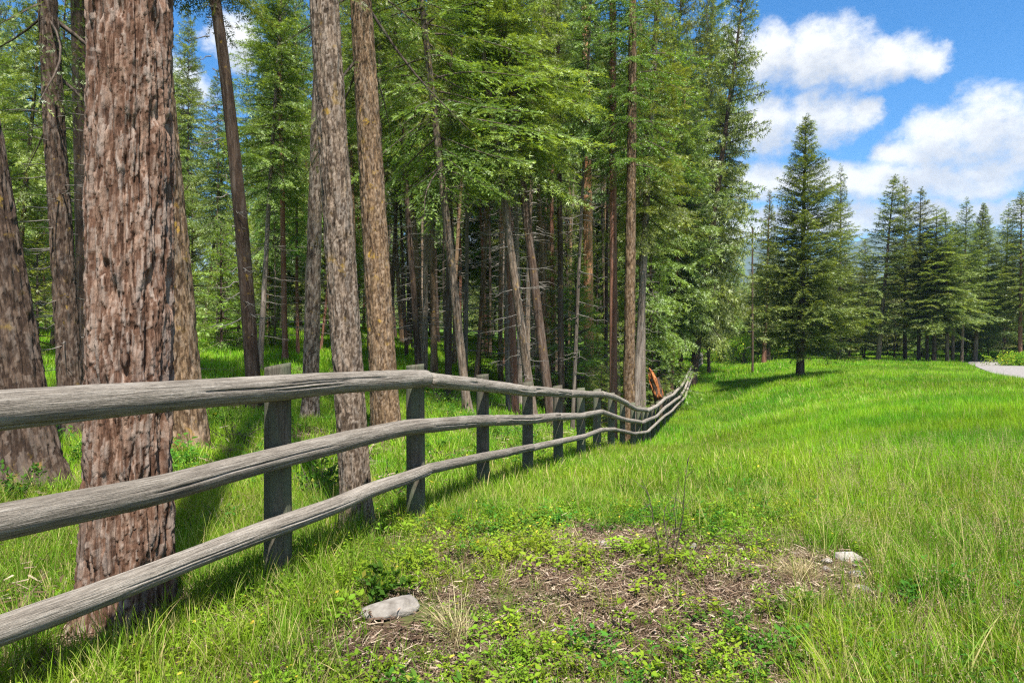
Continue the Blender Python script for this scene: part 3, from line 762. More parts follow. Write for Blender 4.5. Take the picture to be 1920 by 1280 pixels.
def tuft_branch(L, rg, kind):
    """pine: bursts of long needles near the ends; larch: soft short tufts strung along thin twigs"""
    vs, cs = [], []; W = []
    def axis(t): return np.array([t * L, .08 * L * math.sin(t * 3 + ph), .10 * L * t - (.05 if kind == 'pine' else .30) * L * t * t])
    ph = rg.uniform(0, 6); pth = np.array([axis(t) for t in np.linspace(0, 1, 6)]); W.append((pth, np.linspace(.014 + .007 * L, .004, 6)))
    spots = []
    if kind == 'pine':
        for k in range(int(7 + L * 9)):
            t = rg.uniform(.35, 1) if L > .8 else rg.uniform(.1, 1); b = axis(t); an = rg.uniform(-1.3, 1.3); l2 = rg.uniform(.1, .3 + .25 * (1 - t) * L)
            d2 = norm(np.array([math.cos(an), math.sin(an), rg.uniform(-.1, .5)])); spots.append((b + d2 * l2, d2)); W.append((np.array([b, b + d2 * l2]), np.array([.006, .003])))
        nn, ln, wd = 12, .19, .016
    else:
        x = .12
        while x < L:
            b = axis(x / L); side = rg.choice([-1, 1]); l2 = (.5 * (L - x) + .12) * rg.uniform(.6, 1.1); an = side * rg.uniform(.7, 1.2)
            d2 = norm(np.array([math.cos(an), math.sin(an), rg.uniform(-.5, -.05)]))
            for u in np.arange(.04, l2, .055): spots.append((b + d2 * u + np.array([0, 0, -.3 * u * u]), d2))
            x += .075
        nn, ln, wd = 5, .060, .012
    for p, d in spots:
        dirs = norm(rg.normal(0, 1, (nn, 3)) + d * (.9 if kind == 'pine' else .5)); s = norm(np.cross(dirs, rg.normal(0, 1, (nn, 3)))) * wd
        l = ln * rg.uniform(.7, 1.2, (nn, 1)); vs.append(np.stack([p + dirs * .01 - s, p + dirs * .01 + s, p + dirs * l], 1).reshape(-1, 3))
        cs.append(np.stack([np.tile([.2, .2, .8], nn) * rg.uniform(.3, 1), np.full(3 * nn, .5), np.repeat(rg.random(nn), 3), np.ones(3 * nn)], 1))
    v = np.vstack(vs); return (v, np.arange(len(v)).reshape(-1, 3), np.vstack(cs)), W


def crown_mesh(name, mat, hc, ht, Rmax, seed, style='fir', whorl=.33, per=5, prof=None, gap=.0, tilt=(.35, -.25), lens=(.5, .9, 1.4, 2.0, 2.8), trunk_top=True, wood='twig', nvar=3, jl=.3, **kw):
    """crown between heights hc..ht, local axes at the tree's base"""
    rg = np.random.default_rng(seed); lib = {}
    for l in lens:
        for k in range(nvar):
            lib[(l, k)] = tuft_branch(l, rg, style) if style in ('pine', 'larch') else branch(l, rg, style, **kw)
    acc = Acc(); prof = prof or [(0, .55), (.12, .9), (.25, 1), (.6, .62), (.85, .28), (1, .05)]
    pt, pv = np.array(prof).T
    z = hc
    lop = rg.uniform(0, 6.28)
    while z < ht - .15:
        t = (z - hc) / (ht - hc); L0 = Rmax * np.interp(t, pt, pv); a0 = rg.uniform(0, 6.28); n = max(3, int(round(per * rg.uniform(.7, 1.3))))
        for b in range(n):
            if rg.random() < gap * (1 - t * .6): continue
            a = a0 + b * 6.283 / n + rg.normal(0, .25); L = max(.22, L0 * rg.uniform(1 - jl, 1 + jl * .7) * (1 + .16 * math.cos(a - lop)))
            l = min(lens, key=lambda q: abs(math.log(q / L))); (v, f, c), W = lib[(l, rg.integers(nvar))]
            s = L / l; el = np.interp(t, [0, 1], [tilt[1], tilt[0] + .25]) + rg.normal(0, .10); roll = rg.normal(0, .2)
            m = np.array(Euler((roll, -el, a), 'XYZ').to_matrix()); zz = z + rg.uniform(-.15, .15)
            c = c.copy(); c[:, 1] = np.clip(rg.normal(.45, .22) , 0, 1); c[:, 0] *= rg.uniform(.55, 1.15)
            sv = np.array([s, s if s < 1 else s ** .7, s if s < 1 else s ** .5])
            acc.add((v * sv) @ m.T + [0, 0, zz], f, c, 0)
            for pth, r in W:
                tv, tf, _ = tube((pth * sv) @ m.T + [0, 0, zz], r, 3, False); acc.add(tv, tf, (.5, .5, .5, 1), 1)
        z += whorl * (1 - .45 * t) * rg.uniform(.8, 1.2)
    if trunk_top:
        tv, tf, _ = tube(np.array([[0, 0, hc + (ht - hc) * t] for t in (0.0, .5, 1)]), np.array([.012 * (ht - hc) ** .5, .010 * (ht - hc) ** .5, .004]) , 5, False); acc.add(tv, tf, (.3, .3, .3, 1), 1)
        if style not in ('pine', 'larch'):
            (v, f, c), W = lib[(lens[0], 0)]; m = np.array(Euler((0, -1.45, 0)).to_matrix()); acc.add((v * .8) @ m.T + [0, 0, ht - .35], f, c, 0)
    me = acc.mesh(name, [M[mat], M[wood]])
    return dict(me=me, hc=hc, ht=ht, r=Rmax)


fir_prof = [(0, .70), (.08, 1), (.3, .95), (.6, .65), (.85, .3), (1, .05)]
CR = {}
CR['fir'] = [crown_mesh('crown', 'needle_fir', 8, 20, 2.5, 21 + k, prof=fir_prof, gap=.16, whorl=.40, per=5, jl=.45, tilt=(.35, -.30), step3=.065, step2=.085) for k in range(3)]
CR['firb'] = [crown_mesh('crown', 'needle_bright', 8, 20, 2.6, 41 + k, prof=fir_prof, gap=.12, whorl=.42, per=5, jl=.45, tilt=(.30, -.35), step3=.065, step2=.085, droop=.24) for k in range(2)]
CR['spruce'] = [crown_mesh('crown', 'needle_spruce', 1.4, 14.4, 3.0, 61 + k, prof=[(0, .72), (.08, .98), (.2, 1), (.45, .74), (.7, .42), (.88, .20), (1, .04)], gap=.02, whorl=.30, per=7, jl=.30, tilt=(.45, -.10), droop=.13, step3=.075, step2=.09, sl=.15, sw=.075) for k in range(2)]
CR['row'] = [crown_mesh('crown', 'needle_spruce', 3, 15.5, 2.7, 71 + k, prof=[(0, .8), (.1, 1), (.4, .82), (.7, .45), (.9, .18), (1, .04)], gap=.10, whorl=.42, per=5, jl=.4, tilt=(.45, -.18), droop=.15, step3=.09, step2=.11, sl=.18, sw=.09) for k in range(2)]
CR['edge'] = [crown_mesh('crown', 'needle_fir', 8, 20, 2.6, 75 + k, prof=fir_prof, gap=.10, whorl=.40, per=6, jl=.45, tilt=(.35, -.25), step3=.085, step2=.10, sl=.17, sw=.085) for k in range(2)]
CR['young'] = [crown_mesh('crown', 'needle_bright', .25, 4.4, 1.35, 81 + k, prof=[(0, .8), (.1, 1), (.5, .6), (1, .05)], gap=.08, whorl=.24, per=5, jl=.35, tilt=(.45, -.05), lens=(.35, .6, .9, 1.3), sl=.10, sw=.04) for k in range(2)]
CR['larch'] = [crown_mesh('crown', 'needle_larch', 9, 21, 2.2, 91, style='larch', prof=fir_prof, gap=.15, whorl=.5, per=4, jl=.5, lens=(.6, 1.1, 1.8), nvar=2, tilt=(.2, -.2))]
CR['pine'] = [crown_mesh('crown', 'needle_pine', 8, 20, 2.3, 95, style='pine', prof=[(0, .6), (.15, 1), (.6, .9), (.9, .5), (1, .2)], gap=.15, whorl=.55, per=4, jl=.5, lens=(.6, 1.1, 1.8), nvar=2, tilt=(.5, -.1))]
CR['bough'] = [crown_mesh('crown', 'needle_bright', 3.6, 14, 2.8, 97, prof=[(0, .55), (.1, .95), (.3, 1), (.7, .6), (1, .1)], gap=.22, whorl=.46, per=5, jl=.5, tilt=(.25, -.42), droop=.26, fine=True, tipamt=1.5, sl=.125, sw=.06, step3=.075, step2=.105, nvar=2, lens=(.6, 1.1, 1.7, 2.5))]
CR['near'] = [crown_mesh('crown', 'needle_fir', 6, 15, 2.4, 99, prof=[(0, .75), (.2, 1), (.6, .9), (1, .2)], gap=.30, whorl=.6, per=4, jl=.5, tilt=(.15, -.45), droop=.26, fine=True, sl=.10, sw=.05, step3=.08, step2=.11, nvar=2, lens=(.6, 1.1, 1.7, 2.5))]


def dead_limbs(name, z0, z1, Lm, n, seed, hang=.25):
    rg = np.random.default_rng(seed); acc = Acc()
    for k in range(n):
        z = rg.uniform(z0, z1); a = rg.uniform(0, 6.28); L = Lm * rg.uniform(.35, 1); c, s = math.cos(a), math.sin(a)
        t = np.linspace(0, 1, 6); dz = -hang * L * t ** 1.5 + .35 * L * np.maximum(0, t - .6) + rg.normal(0, .02, 6)
        wob = np.cumsum(rg.normal(0, .03 * L, 6))
        pth = np.stack([c * L * t - s * wob, s * L * t + c * wob, z + dz], 1); v, f, _ = tube(pth, np.linspace(.016, .004, 6), 4, False); acc.add(v, f, (rg.random(),) * 3 + (1,))
        for q in range(int(L * 5)):
            u = rg.uniform(.25, .95); b = np.array([np.interp(u, t, pth[:, i]) for i in range(3)]); an = a + rg.choice([-1, 1]) * rg.uniform(.5, 1.2); l2 = rg.uniform(.12, .4) * L
            e = b + np.array([math.cos(an) * l2, math.sin(an) * l2, rg.uniform(-.35, .1) * l2]); v, f, _ = tube(np.array([b, (b + e) / 2 + rg.normal(0, .02, 3), e]), np.array([.006, .005, .002]), 3, False); acc.add(v, f, (rg.random(),) * 3 + (1,))
    return acc.mesh(name, [M['dead_twig']])


LIMBS = [dead_limbs('bare_limbs', 1.6, 9, 1.5, 34, 200 + k) for k in range(4)]
TREES_XY = []


def put_crown(root, spec, Hc, Ht, Rr, rot):
    c = obj('crown', spec['me'], root); sz = (Ht - Hc) / (spec['ht'] - spec['hc']); sx = Rr / spec['r']
    c.scale = (sx, sx, sz); c.location = (0, 0, Hc - spec['hc'] * sz); c.rotation_euler = (0, 0, rot)
    return c


def key_tree(name, px, y, p2, dia0, dia1, H, Hc, Rr, bark, crown, label, cat='tree', hi=None, vis=None, limbs=0, seed=1, plate=(.05, .13), depth=.018, base_y=None, bend=0., rot=None, group=None, flare=.35, zoff=0.):
    """px = trunk centre at its foot, p2 = (x, y) pixel on the axis higher up, dia0/dia1 in photo pixels near foot and at p2"""
    x = X_of(px, y); g = gz1(x, y) + zoff; TREES_XY.append((x, y))
    z2 = EYE + (HOR - p2[1]) * y / F_PX; x2 = X_of(p2[0], y); lean = math.atan2(x2 - x, z2 - g)
    root = empty(name, (x, y, g), label, cat, group, (0, lean, 0))
    r0 = dia0 * y / F_PX / 2; r2 = dia1 * y / F_PX / 2; r1 = max(.02, r0 + (r2 - r0) * min(3, (H / max(1, z2 - g))) ) if r2 < r0 else r0 * .6
    r1 = max(r1, .15 * r0) if not crown or H * F_PX / y > 500 and y < 35 else .012
    obj('trunk', trunk_mesh('trunk', H, r0, r1, M[bark], seed, hi, vis, bend, flare, plate, depth, nu=20 if y < 25 else 12, nz=40), root)
    if crown:
        k, i = (crown, 0) if isinstance(crown, str) else crown
        put_crown(root, CR[k][i % len(CR[k])], Hc, H + .3, Rr, seed * 1.7 if rot is None else rot)
    if limbs:
        l = obj('bare_limbs', LIMBS[seed % 4], root); l.rotation_euler = (0, 0, seed * 2.1); l.scale = (limbs, limbs, max(.3, (Hc - .5) / 9)); l['kind'] = 'stuff'
    return root

# --- trees picked out one by one in the photograph
K = key_tree
K('larch_tree', 240, 3.9, (247, 0), 140, 126, 26, 14, 2.2, 'bark_big', ('near', 0), 'huge red-brown flaky trunk right behind the nearest fence rails', hi=.0062, vis=3.75, seed=3, plate=(.018, .11), depth=.034, flare=.20)
K('fir_tree', 60, 7.3, (-34, 330), 92, 76, 22, 13, 2.2, 'bark_dark', ('near', 0), 'thick dark leaning trunk cut by the left edge of the photo', hi=.012, vis=4.0, seed=5, plate=(.055, .15), depth=.026, flare=.5)
K('fir_tree', 139, 10.5, (89, 0), 42, 29, 20, 5.6, 2.4, 'bark_dark', ('near', 0), 'dark slim trunk with a needled bough, left of the huge red-brown trunk', hi=.016, vis=7.2, seed=7, plate=(.05, .12), depth=.018, rot=.6, limbs=.9)
K('fir_tree', 164, 14.5, (151, 60), 30, 26, 21, 9.5, 2.4, 'bark_dark', ('fir', 2), 'brown trunk half hidden behind the left side of the huge red-brown trunk', seed=9, limbs=.9)
K('fir_tree', 346, 9.5, (300, 300), 78, 62, 26, 15, 2.2, 'bark_yellow', ('near', 0), 'grey trunk with yellow lichen edge peeping out right of the huge trunk', hi=.014, vis=6.4, seed=11, plate=(.05, .14), depth=.022, flare=.3)
K('fir_tree', 479, 15.5, (383, 0), 28, 19, 20, 9.8, 1.8, 'bark_dark', ('fir', 1), 'dark curved trunk leaning left, behind the nearest fence post', seed=13, limbs=.5, bend=.25)
K('fir_tree', 487, 22, (503, 420), 11, 8, 14, 6, 1.6, 'bark_pale', ('fir', 2), 'thin pale grey trunk just right of the dark curved trunk', seed=15, limbs=.7)
K('fir_tree', 535, 26, (530, 380), 11, 9, 16, 6.5, 1.7, 'bark_red', ('firb', 0), 'thin reddish trunk above the nearest fence post', seed=17, limbs=.7)
K('fir_tree', 581, 13.8, (592, 380), 30, 16, 18, 10, 1.8, 'bark_grey', ('near', 0), 'mid-brown tapering trunk just left of the speckled trunk', seed=19, hi=.022, vis=6, plate=(.05, .12), depth=.016)
K('fir_tree', 671, 5.75, (609, 0), 56, 49, 24, 13, 2.2, 'bark_grey', ('near', 0), 'speckled grey trunk leaning left, standing close behind the fence', hi=.0085, vis=4.6, seed=21, plate=(.022, .046), depth=.012, flare=.22)
K('fir_tree', 726, 11.5, (677, 0), 52, 33, 22, 6.6, 2.4, 'bark_yellow', ('near', 0), 'brown trunk with yellow lichen right of the speckled trunk', hi=.015, vis=7.6, seed=23, plate=(.04, .08), depth=.016, rot=2.2, flare=.25)
K('fir_tree', 719, 20, (715, 340), 8, 7, 15, 8, 1.5, 'bark_pale', ('fir', 2), 'thin pale pole-like trunk right of the lichened trunk', seed=25)
K('fir_tree', 877, 16, (826, 320), 17, 13, 15, 5.3, 2.5, 'bark_grey', 'bough', 'slim leaning trunk under bright drooping boughs, third post from the left', seed=27, rot=.4)
K('fir_tree', 788, 22, (766, 420), 13, 10, 18, 8, 1.6, 'bark_dark', ('firb', 1), 'slim dark trunk leaning left behind the second fence post', seed=29, limbs=.9)
K('fir_tree', 796, 24, (800, 400), 11, 9, 17, 7.5, 1.5, 'bark_grey', ('fir', 0), 'slim upright trunk with bare limbs behind the second fence post', seed=31, limbs=1.0)
K('fir_tree', 873, 25, (876, 350), 8, 7, 17, 8, 1.7, 'bark_pale', ('firb', 0), 'very thin pale trunk with bare twigs behind the third fence post', seed=33, limbs=.9)
K('fir_tree', 1003, 17, (931, 275), 18, 12, 14, 6.6, 1.8, 'bark_grey', ('firb', 1), 'grey trunk leaning left behind the fourth fence post', seed=35, limbs=.75)
K('fir_tree', 1037, 17.5, (977, 320), 19, 15, 16, 6.8, 1.9, 'bark_dark', ('firb', 0), 'darker brown trunk leaning left, parallel to the grey leaning one', seed=37)
K('fir_tree', 953, 21, (951, 420), 10, 8, 16, 8, 1.4, 'bark_grey', ('fir', 1), 'thin upright trunk in the pair left of the leaning trunks', seed=39, limbs=.9)
K('fir_tree', 967, 20, (954, 450), 15, 11, 17, 8, 1.6, 'bark_red', ('firb', 1), 'brown trunk in the pair left of the leaning trunks', seed=41, limbs=.6)
K('fir_tree', 976, 25, (970, 500), 10, 8, 15, 8, 1.6, 'bark_pale', ('fir', 2), 'pale dead-looking trunk behind the pair of thin trunks', seed=43, limbs=1.0)
K('pine_tree', 1106, 29, (1101, 280), 20, 16, 21, 8.6, 2.5, 'bark_orange', 'pine', 'tall pine with bright orange bark and pale tufted crown', seed=45)
K('larch_tree', 1150, 22, (1149, 180), 15, 13, 20, 9.5, 1.9, 'bark_red', 'larch', 'straight dark red-brown trunk left of the two pale straight ones', seed=47)
K('larch_tree', 1179, 21, (1187, 60), 23, 14, 20, 8.8, 2.0, 'bark_yellow', 'larch', 'straight light brown trunk with feathery bright green top near the broken stump', seed=49, hi=.03, vis=10, plate=(.05, .14), depth=.014)
K('fir_tree', 1189, 24, (1212, 390), 15, 12, 16, 7.6, 1.7, 'bark_pale', ('firb', 0), 'grey trunk curving right, close behind the light brown straight trunk', seed=51, limbs=.5)
K('fir_tree', 1205, 31, (1204, 560), 13, 11, 18, 8, 2.2, 'bark_pale', ('fir', 0), 'grey upright trunk left of the broken stump', seed=53, limbs=.6)
K('fir_tree', 1257, 42, (1270, 480), 11, 10, 22, 4.0, 2.8, 'bark_red', ('edge', 0), 'reddish trunk with low dark boughs at the forest corner', seed=55)
K('fir_tree', 1278, 43, (1272, 480), 10, 8, 24, 4.5, 3.0, 'bark_dark', ('edge', 1), 'dark upright trunk next to the far end of the fence', seed=57)
K('fir_tree', 1297, 46, (1340, 400), 16, 11, 31, 4.2, 3.0, 'bark_dark', ('edge', 0), 'tall dark fir leaning right at the forest corner against the sky', seed=59)
K('fir_tree', 1329, 52, (1328, 480), 6, 5, 29, 3.5, 3.0, 'bark_dark', ('edge', 1), 'tall full fir with thin foot, last of the forest edge', seed=61)
K('fir_tree', 1302, 56, (1318, 380), 10, 8, 37, 6, 3.8, 'bark_dark', ('edge', 0), 'tallest fir behind the forest corner, reaching out of the photo', seed=63)
K('fir_tree', 1222, 36, (1220, 480), 9, 8, 18, 3.2, 2.4, 'bark_dark', ('firb', 1), 'bright leafy fir behind the broken stump', seed=65)
K('fir_tree', 1250, 53, (1262, 380), 9, 7, 35, 6, 3.6, 'bark_dark', ('edge', 1), 'tall dense fir behind the reddish trunk at the forest corner', seed=64)
K('dead_tree', 1411, 48, (1411, 405), 4.5, 2.6, 10.4, 9.6, .3, 'bark_dark', None, 'thin bare dead trunk left of the lone spruce', seed=67, limbs=.45)
K('spruce_tree', 1500, 38, (1511, 222), 15, 5, 14.4, 1.75, 3.05, 'bark_dark', ('spruce', 0), 'lone full spruce standing in the open meadow', seed=69, rot=.3)
K('spruce_tree', 1432, 58, (1444, 345), 9, 4, 14.5, 3.0, 1.9, 'bark_red', ('row', 0), 'spruce behind the left side of the lone meadow spruce', seed=71)
K('spruce_tree', 1440, 62, (1452, 420), 8, 4, 11.5, 2.5, 1.9, 'bark_dark', ('row', 1), 'lower spruce close behind the left side of the lone spruce', seed=73)
K('spruce_tree', 1574, 62, (1577, 320), 7, 3, 17.7, 4.5, 2.3, 'bark_dark', ('row', 1), 'narrow dark spruce just right of the lone meadow spruce', seed=75)
K('spruce_tree', 1646, 58, (1676, 338), 9, 4, 15.7, 3.2, 3.4, 'bark_grey', ('row', 0), 'large spruce with pale leaning foot behind the meadow', seed=77)
K('spruce_tree', 1697, 64, (1697, 326), 7, 3, 17.0, 4, 2.4, 'bark_dark', ('row', 1), 'tall pointed spruce right behind the large spruce with pale foot', seed=79)
K('spruce_tree', 1722, 57, (1726, 356), 7, 3, 14.4, 3.4, 2.6, 'bark_dark', ('row', 0), 'spruce with dark foot, right of the tall pointed spruce', seed=81)
K('spruce_tree', 1738, 56, (1738, 440), 6, 3, 11.5, 3.2, 2.3, 'bark_dark', ('edge', 1), 'shorter spruce on a slim dark foot left of the gravel road', seed=83)
K('spruce_tree', 1751, 55, (1756, 420), 8, 3, 12.4, 3.2, 2.6, 'bark_dark', ('firb', 0), 'spruce with forked dark foot left of the gravel road end', seed=85)
K('spruce_tree', 1776, 55, (1773, 418), 7, 3, 12.2, 3.2, 2.5, 'bark_grey', ('row', 1), 'spruce above the far tip of the gravel road', seed=87)
K('spruce_tree', 1786, 59, (1790, 440), 6, 3, 12.0, 3.5, 2.2, 'bark_grey', ('edge', 0), 'slim spruce tucked behind the far tip of the gravel road', seed=89)
K('spruce_tree', 1803, 57, (1812, 396), 6, 3, 13.5, 3.4, 2.5, 'bark_grey', ('row', 1), 'pointed dark green spruce behind the gravel road', seed=91)
K('spruce_tree', 1828, 62, (1843, 408), 8, 3, 14.1, 3.0, 2.5, 'bark_grey', ('spruce', 1), 'spruce with brownish tip, second from the right edge of the photo', seed=93)
K('spruce_tree', 1880, 64, (1890, 410), 7, 3, 14.3, 1.8, 3.0, 'bark_dark', ('row', 1), 'broad low-branched spruce behind the right end of the gravel road', seed=95)
K('spruce_tree', 1913, 58, (1915, 385), 8, 4, 14.2, 3.6, 2.8, 'bark_red', ('edge', 0), 'spruce with reddish foot at the right edge of the photo', seed=97)

# --- background trees: the crowded stand behind the fence, and the wood behind the meadow
BGT = [trunk_mesh('trunk', 18, r_, r_ * .28, M[b_], 300 + i_, nu=9, nz=18, bend=.15 * (i_ - 2), flare=.3) for i_, (r_, b_) in enumerate([(.13, 'bark_grey'), (.11, 'bark_dark'), (.15, 'bark_dark'), (.10, 'bark_pale'), (.16, 'bark_yellow'), (.12, 'bark_red')])]
SECT = [(100, 'left of the dark slim trunk at the far left'), (330, 'behind the huge red-brown trunk'), (480, 'between the lichen-edged grey trunk and the dark curved trunk'), (640, 'between the dark curved trunk and the speckled trunk'), (745, 'behind the speckled and lichened trunks'),
        (880, 'between the lichened trunk and the third fence post'), (1000, 'left of the grey leaning trunk'), (1100, 'between the leaning trunks and the orange-barked pine'), (1190, 'between the orange-barked pine and the light brown trunk'), (9999, 'at the forest corner near the broken stump')]
WOOD = [(1425, 'in the gap left of the lone spruce'), (1600, 'behind the lone meadow spruce'), (1700, 'behind the large spruce with pale foot'), (1790, 'behind the spruces left of the gravel road'), (9999, 'behind the gravel road')]
STEM = ['grey-brown', 'dark', 'dark', 'pale', 'tan', 'reddish']
rb = np.random.default_rng(77)
def far_ok(x, y, dmin):
    return all((x - a) ** 2 + (y - b) ** 2 > dmin * dmin for a, b in TREES_XY)
cnt = 0; tries = 0
while cnt < 185 and tries < 9000:
    tries += 1
    y = rb.uniform(21, 82); r_ = rb.uniform(-.82, .30); x = r_ * y
    if x > np.interp(y, yy, fx) - 1.6 - .03 * y or (y > 68 and r_ > .22) or not far_ok(x, y, 2.1 if y > 28 else 2.6): continue
    if r_ < -.2 and y < 27 and rb.random() < .55: continue
    if r_ > -.47 and r_ < -.36 and y > 22 and rb.random() < .8: continue      # thinner here: sky shows through
    TREES_XY.append((x, y)); px = CX + F_PX * r_
    g = gz1(x, y); i_ = int(rb.integers(6)); mid = 640 < px < 1180
    Hc = (1.45 - g + (.25 if mid else .17) * y * rb.uniform(.75, 1.3)) if y < 46 else rb.uniform(4.5, 8.5) if mid else rb.uniform(2.5, 6); Hc = max(2., Hc); H = Hc + (rb.uniform(7, 11) if y < 46 else rb.uniform(15, 24)); s = H / 18 * (.85 if y < 46 else .7)
    lab = '%s conifer with %s stem %s' % ('nearer slender' if y < 36 else 'distant' if y < 55 else 'farthest', STEM[i_], next(t for b_, t in SECT if px < b_)); gr = 'crowded forest conifers ' + next(t for b_, t in SECT if px < b_)
    root = empty('fir_tree', (x, y, g - .05), lab, 'tree', gr, (rb.normal(0, .03), rb.normal(-.02, .04), rb.uniform(0, 6.28)))
    t = obj('trunk', BGT[i_], root); t.scale = (s * rb.uniform(.75, 1.25),) * 2 + (s,)
    kind = ['fir', 'firb', 'fir', 'firb', 'larch', 'pine'][int(rb.choice(6, p=[.2, .46, .10, .12, .06, .06]))]
    sp = CR[kind]
    put_crown(root, sp[int(rb.integers(len(sp)))], Hc, H + .2, rb.uniform(1.1, 1.6) if y < 46 else rb.uniform(2.0, 2.8), rb.uniform(0, 6.28))
    if rb.random() < .75:
        l = obj('bare_limbs', LIMBS[int(rb.integers(4))], root); l['kind'] = 'stuff'; l.scale = (.9, .9, max(.35, Hc / 9)); l.rotation_euler = (0, 0, rb.uniform(0, 6))
    cnt += 1
for k in range(36):                                   # bare-stemmed poles crowded in the middle of the stand
    for t_ in range(40):
        y = rb.uniform(20, 44); px = rb.uniform(690, 1215); x = X_of(px, y)
        if x < np.interp(y, yy, fx) - 2.2 and far_ok(x, y, 1.5) and not 1075 < px < 1130: break
    else: continue
    TREES_XY.append((x, y)); g = gz1(x, y); i_ = int(rb.integers(6)); Hc = 1.45 - g + .30 * y * rb.uniform(.9, 1.3); H = Hc + rb.uniform(5, 8); sec = next(t for b_, t in SECT if px < b_)
    root = empty('fir_tree', (x, y, g - .05), '%s bare-stemmed %s pole tree %s' % ('nearer' if y < 30 else 'distant', STEM[i_], sec), 'tree', 'pole trees ' + sec, (rb.normal(0, .02), rb.normal(-.03, .04), rb.uniform(0, 6.28)))
    t = obj('trunk', BGT[i_], root); t.scale = (rb.uniform(.6, 1.0),) * 2 + (H / 18,)
    sp = CR[['fir', 'firb'][k % 2]]; put_crown(root, sp[int(rb.integers(len(sp)))], Hc, H + .2, rb.uniform(.7, 1.05), rb.uniform(0, 6.28))
    l = obj('bare_limbs', LIMBS[k % 4], root); l['kind'] = 'stuff'; l.scale = (.7, .7, max(.35, Hc / 9)); l.rotation_euler = (0, 0, rb.uniform(0, 6))
cnt = 0; tries = 0
while cnt < 95 and tries < 6000:
    tries += 1
    y = rb.uniform(62, 105); r_ = rb.uniform(.27, .86); x = r_ * y
    if y < 70 and r_ < .36: continue
    if .30 < r_ < .35 and y < 92: continue
    if not far_ok(x, y, 2.2): continue
    TREES_XY.append((x, y)); px = CX + F_PX * r_
    H = rb.uniform(8.5, 13.0) if r_ > .36 else rb.uniform(7, 11); i_ = int(rb.integers(6)); s = H / 18
    lab = '%s conifer of the %s wood %s' % ('tall' if H > 11 else 'short', 'near' if y < 82 else 'farther', next(t for b_, t in WOOD if px < b_)); gr = 'wood behind the meadow, ' + next(t for b_, t in WOOD if px < b_)
    root = empty('spruce_tree', (x, y, gz1(x, y) - .05), lab, 'tree', gr, (0, rb.normal(0, .02), rb.uniform(0, 6.28)))
    t = obj('trunk', BGT[i_], root); t.scale = (s * 1.1, s * 1.1, s)
    kind = ['row', 'spruce', 'firb', 'edge'][int(rb.choice(4, p=[.4, .2, .2, .2]))]; sp = CR[kind]
    put_crown(root, sp[int(rb.integers(len(sp)))], H * rb.uniform(.06, .2), H + .2, rb.uniform(1.8, 2.7), rb.uniform(0, 6.28)); cnt += 1

# --- young conifers under the tall ones
YG = [(1128, 24.5, 2.6, 'low bushy young fir in front of the orange-barked pine'), (1080, 26, 6.5, 'bright young fir left of the orange-barked pine'), (1062, 28, 8.5, 'taller young fir right of the leaning trunks'), (1120, 31, 8.0, 'young fir right behind the orange-barked pine'),
      (1236, 36, 7.5, 'bright young fir right behind the broken stump'), (1247, 33.5, 2.0, 'small young fir by the fence past the broken stump'), (1232, 44, 10, 'tall bright young fir near the forest corner'), (1140, 36, 10, 'tall light green young fir behind the dark red trunk'),
      (505, 33, 5.0, 'dark young fir above the nearest fence post'), (415, 29, 5.6, 'light green young fir right of the lichened grey trunk'), (447, 31, 6.8, 'layered young fir behind the dark curved trunk'), (70, 24, 5.5, 'pale young fir between the two leftmost trunks'),
      (900, 29, 4.4, 'dark young fir behind the third fence post'), (660, 38, 7.5, 'young fir seen between the speckled and lichened trunks'),
      (300, 26, 7.0, 'young fir behind the huge red-brown trunk'), (360, 36, 7.5, 'young fir far back right of the huge trunk'), 
      (1180, 40, 9.0, 'young fir behind the light brown straight trunk'), (20, 30, 8.0, 'young fir at the far left behind the dark leaning trunk'), (180, 40, 9.0, 'young fir far back left of the huge trunk'), (610, 45, 9.0, 'young fir far back left of the speckled trunk')]
yt = trunk_mesh('trunk', 4.2, .05, .008, M['bark_dark'], 401, nu=6, nz=6)
for i_, (px, y, h, lab) in enumerate(YG):
    x = X_of(px, y); s = h / 4.4
    root = empty('young_fir', (x, y, gz1(x, y) - .03), lab, 'young tree', 'young firs in the forest', (0, 0, i_ * 2.4))
    t = obj('trunk', yt, root); t.scale = (s, s, s); c = obj('crown', CR['young'][i_ % 2]['me'], root); c.scale = (s ** .62, s ** .62, s); TREES_XY.append((x, y))

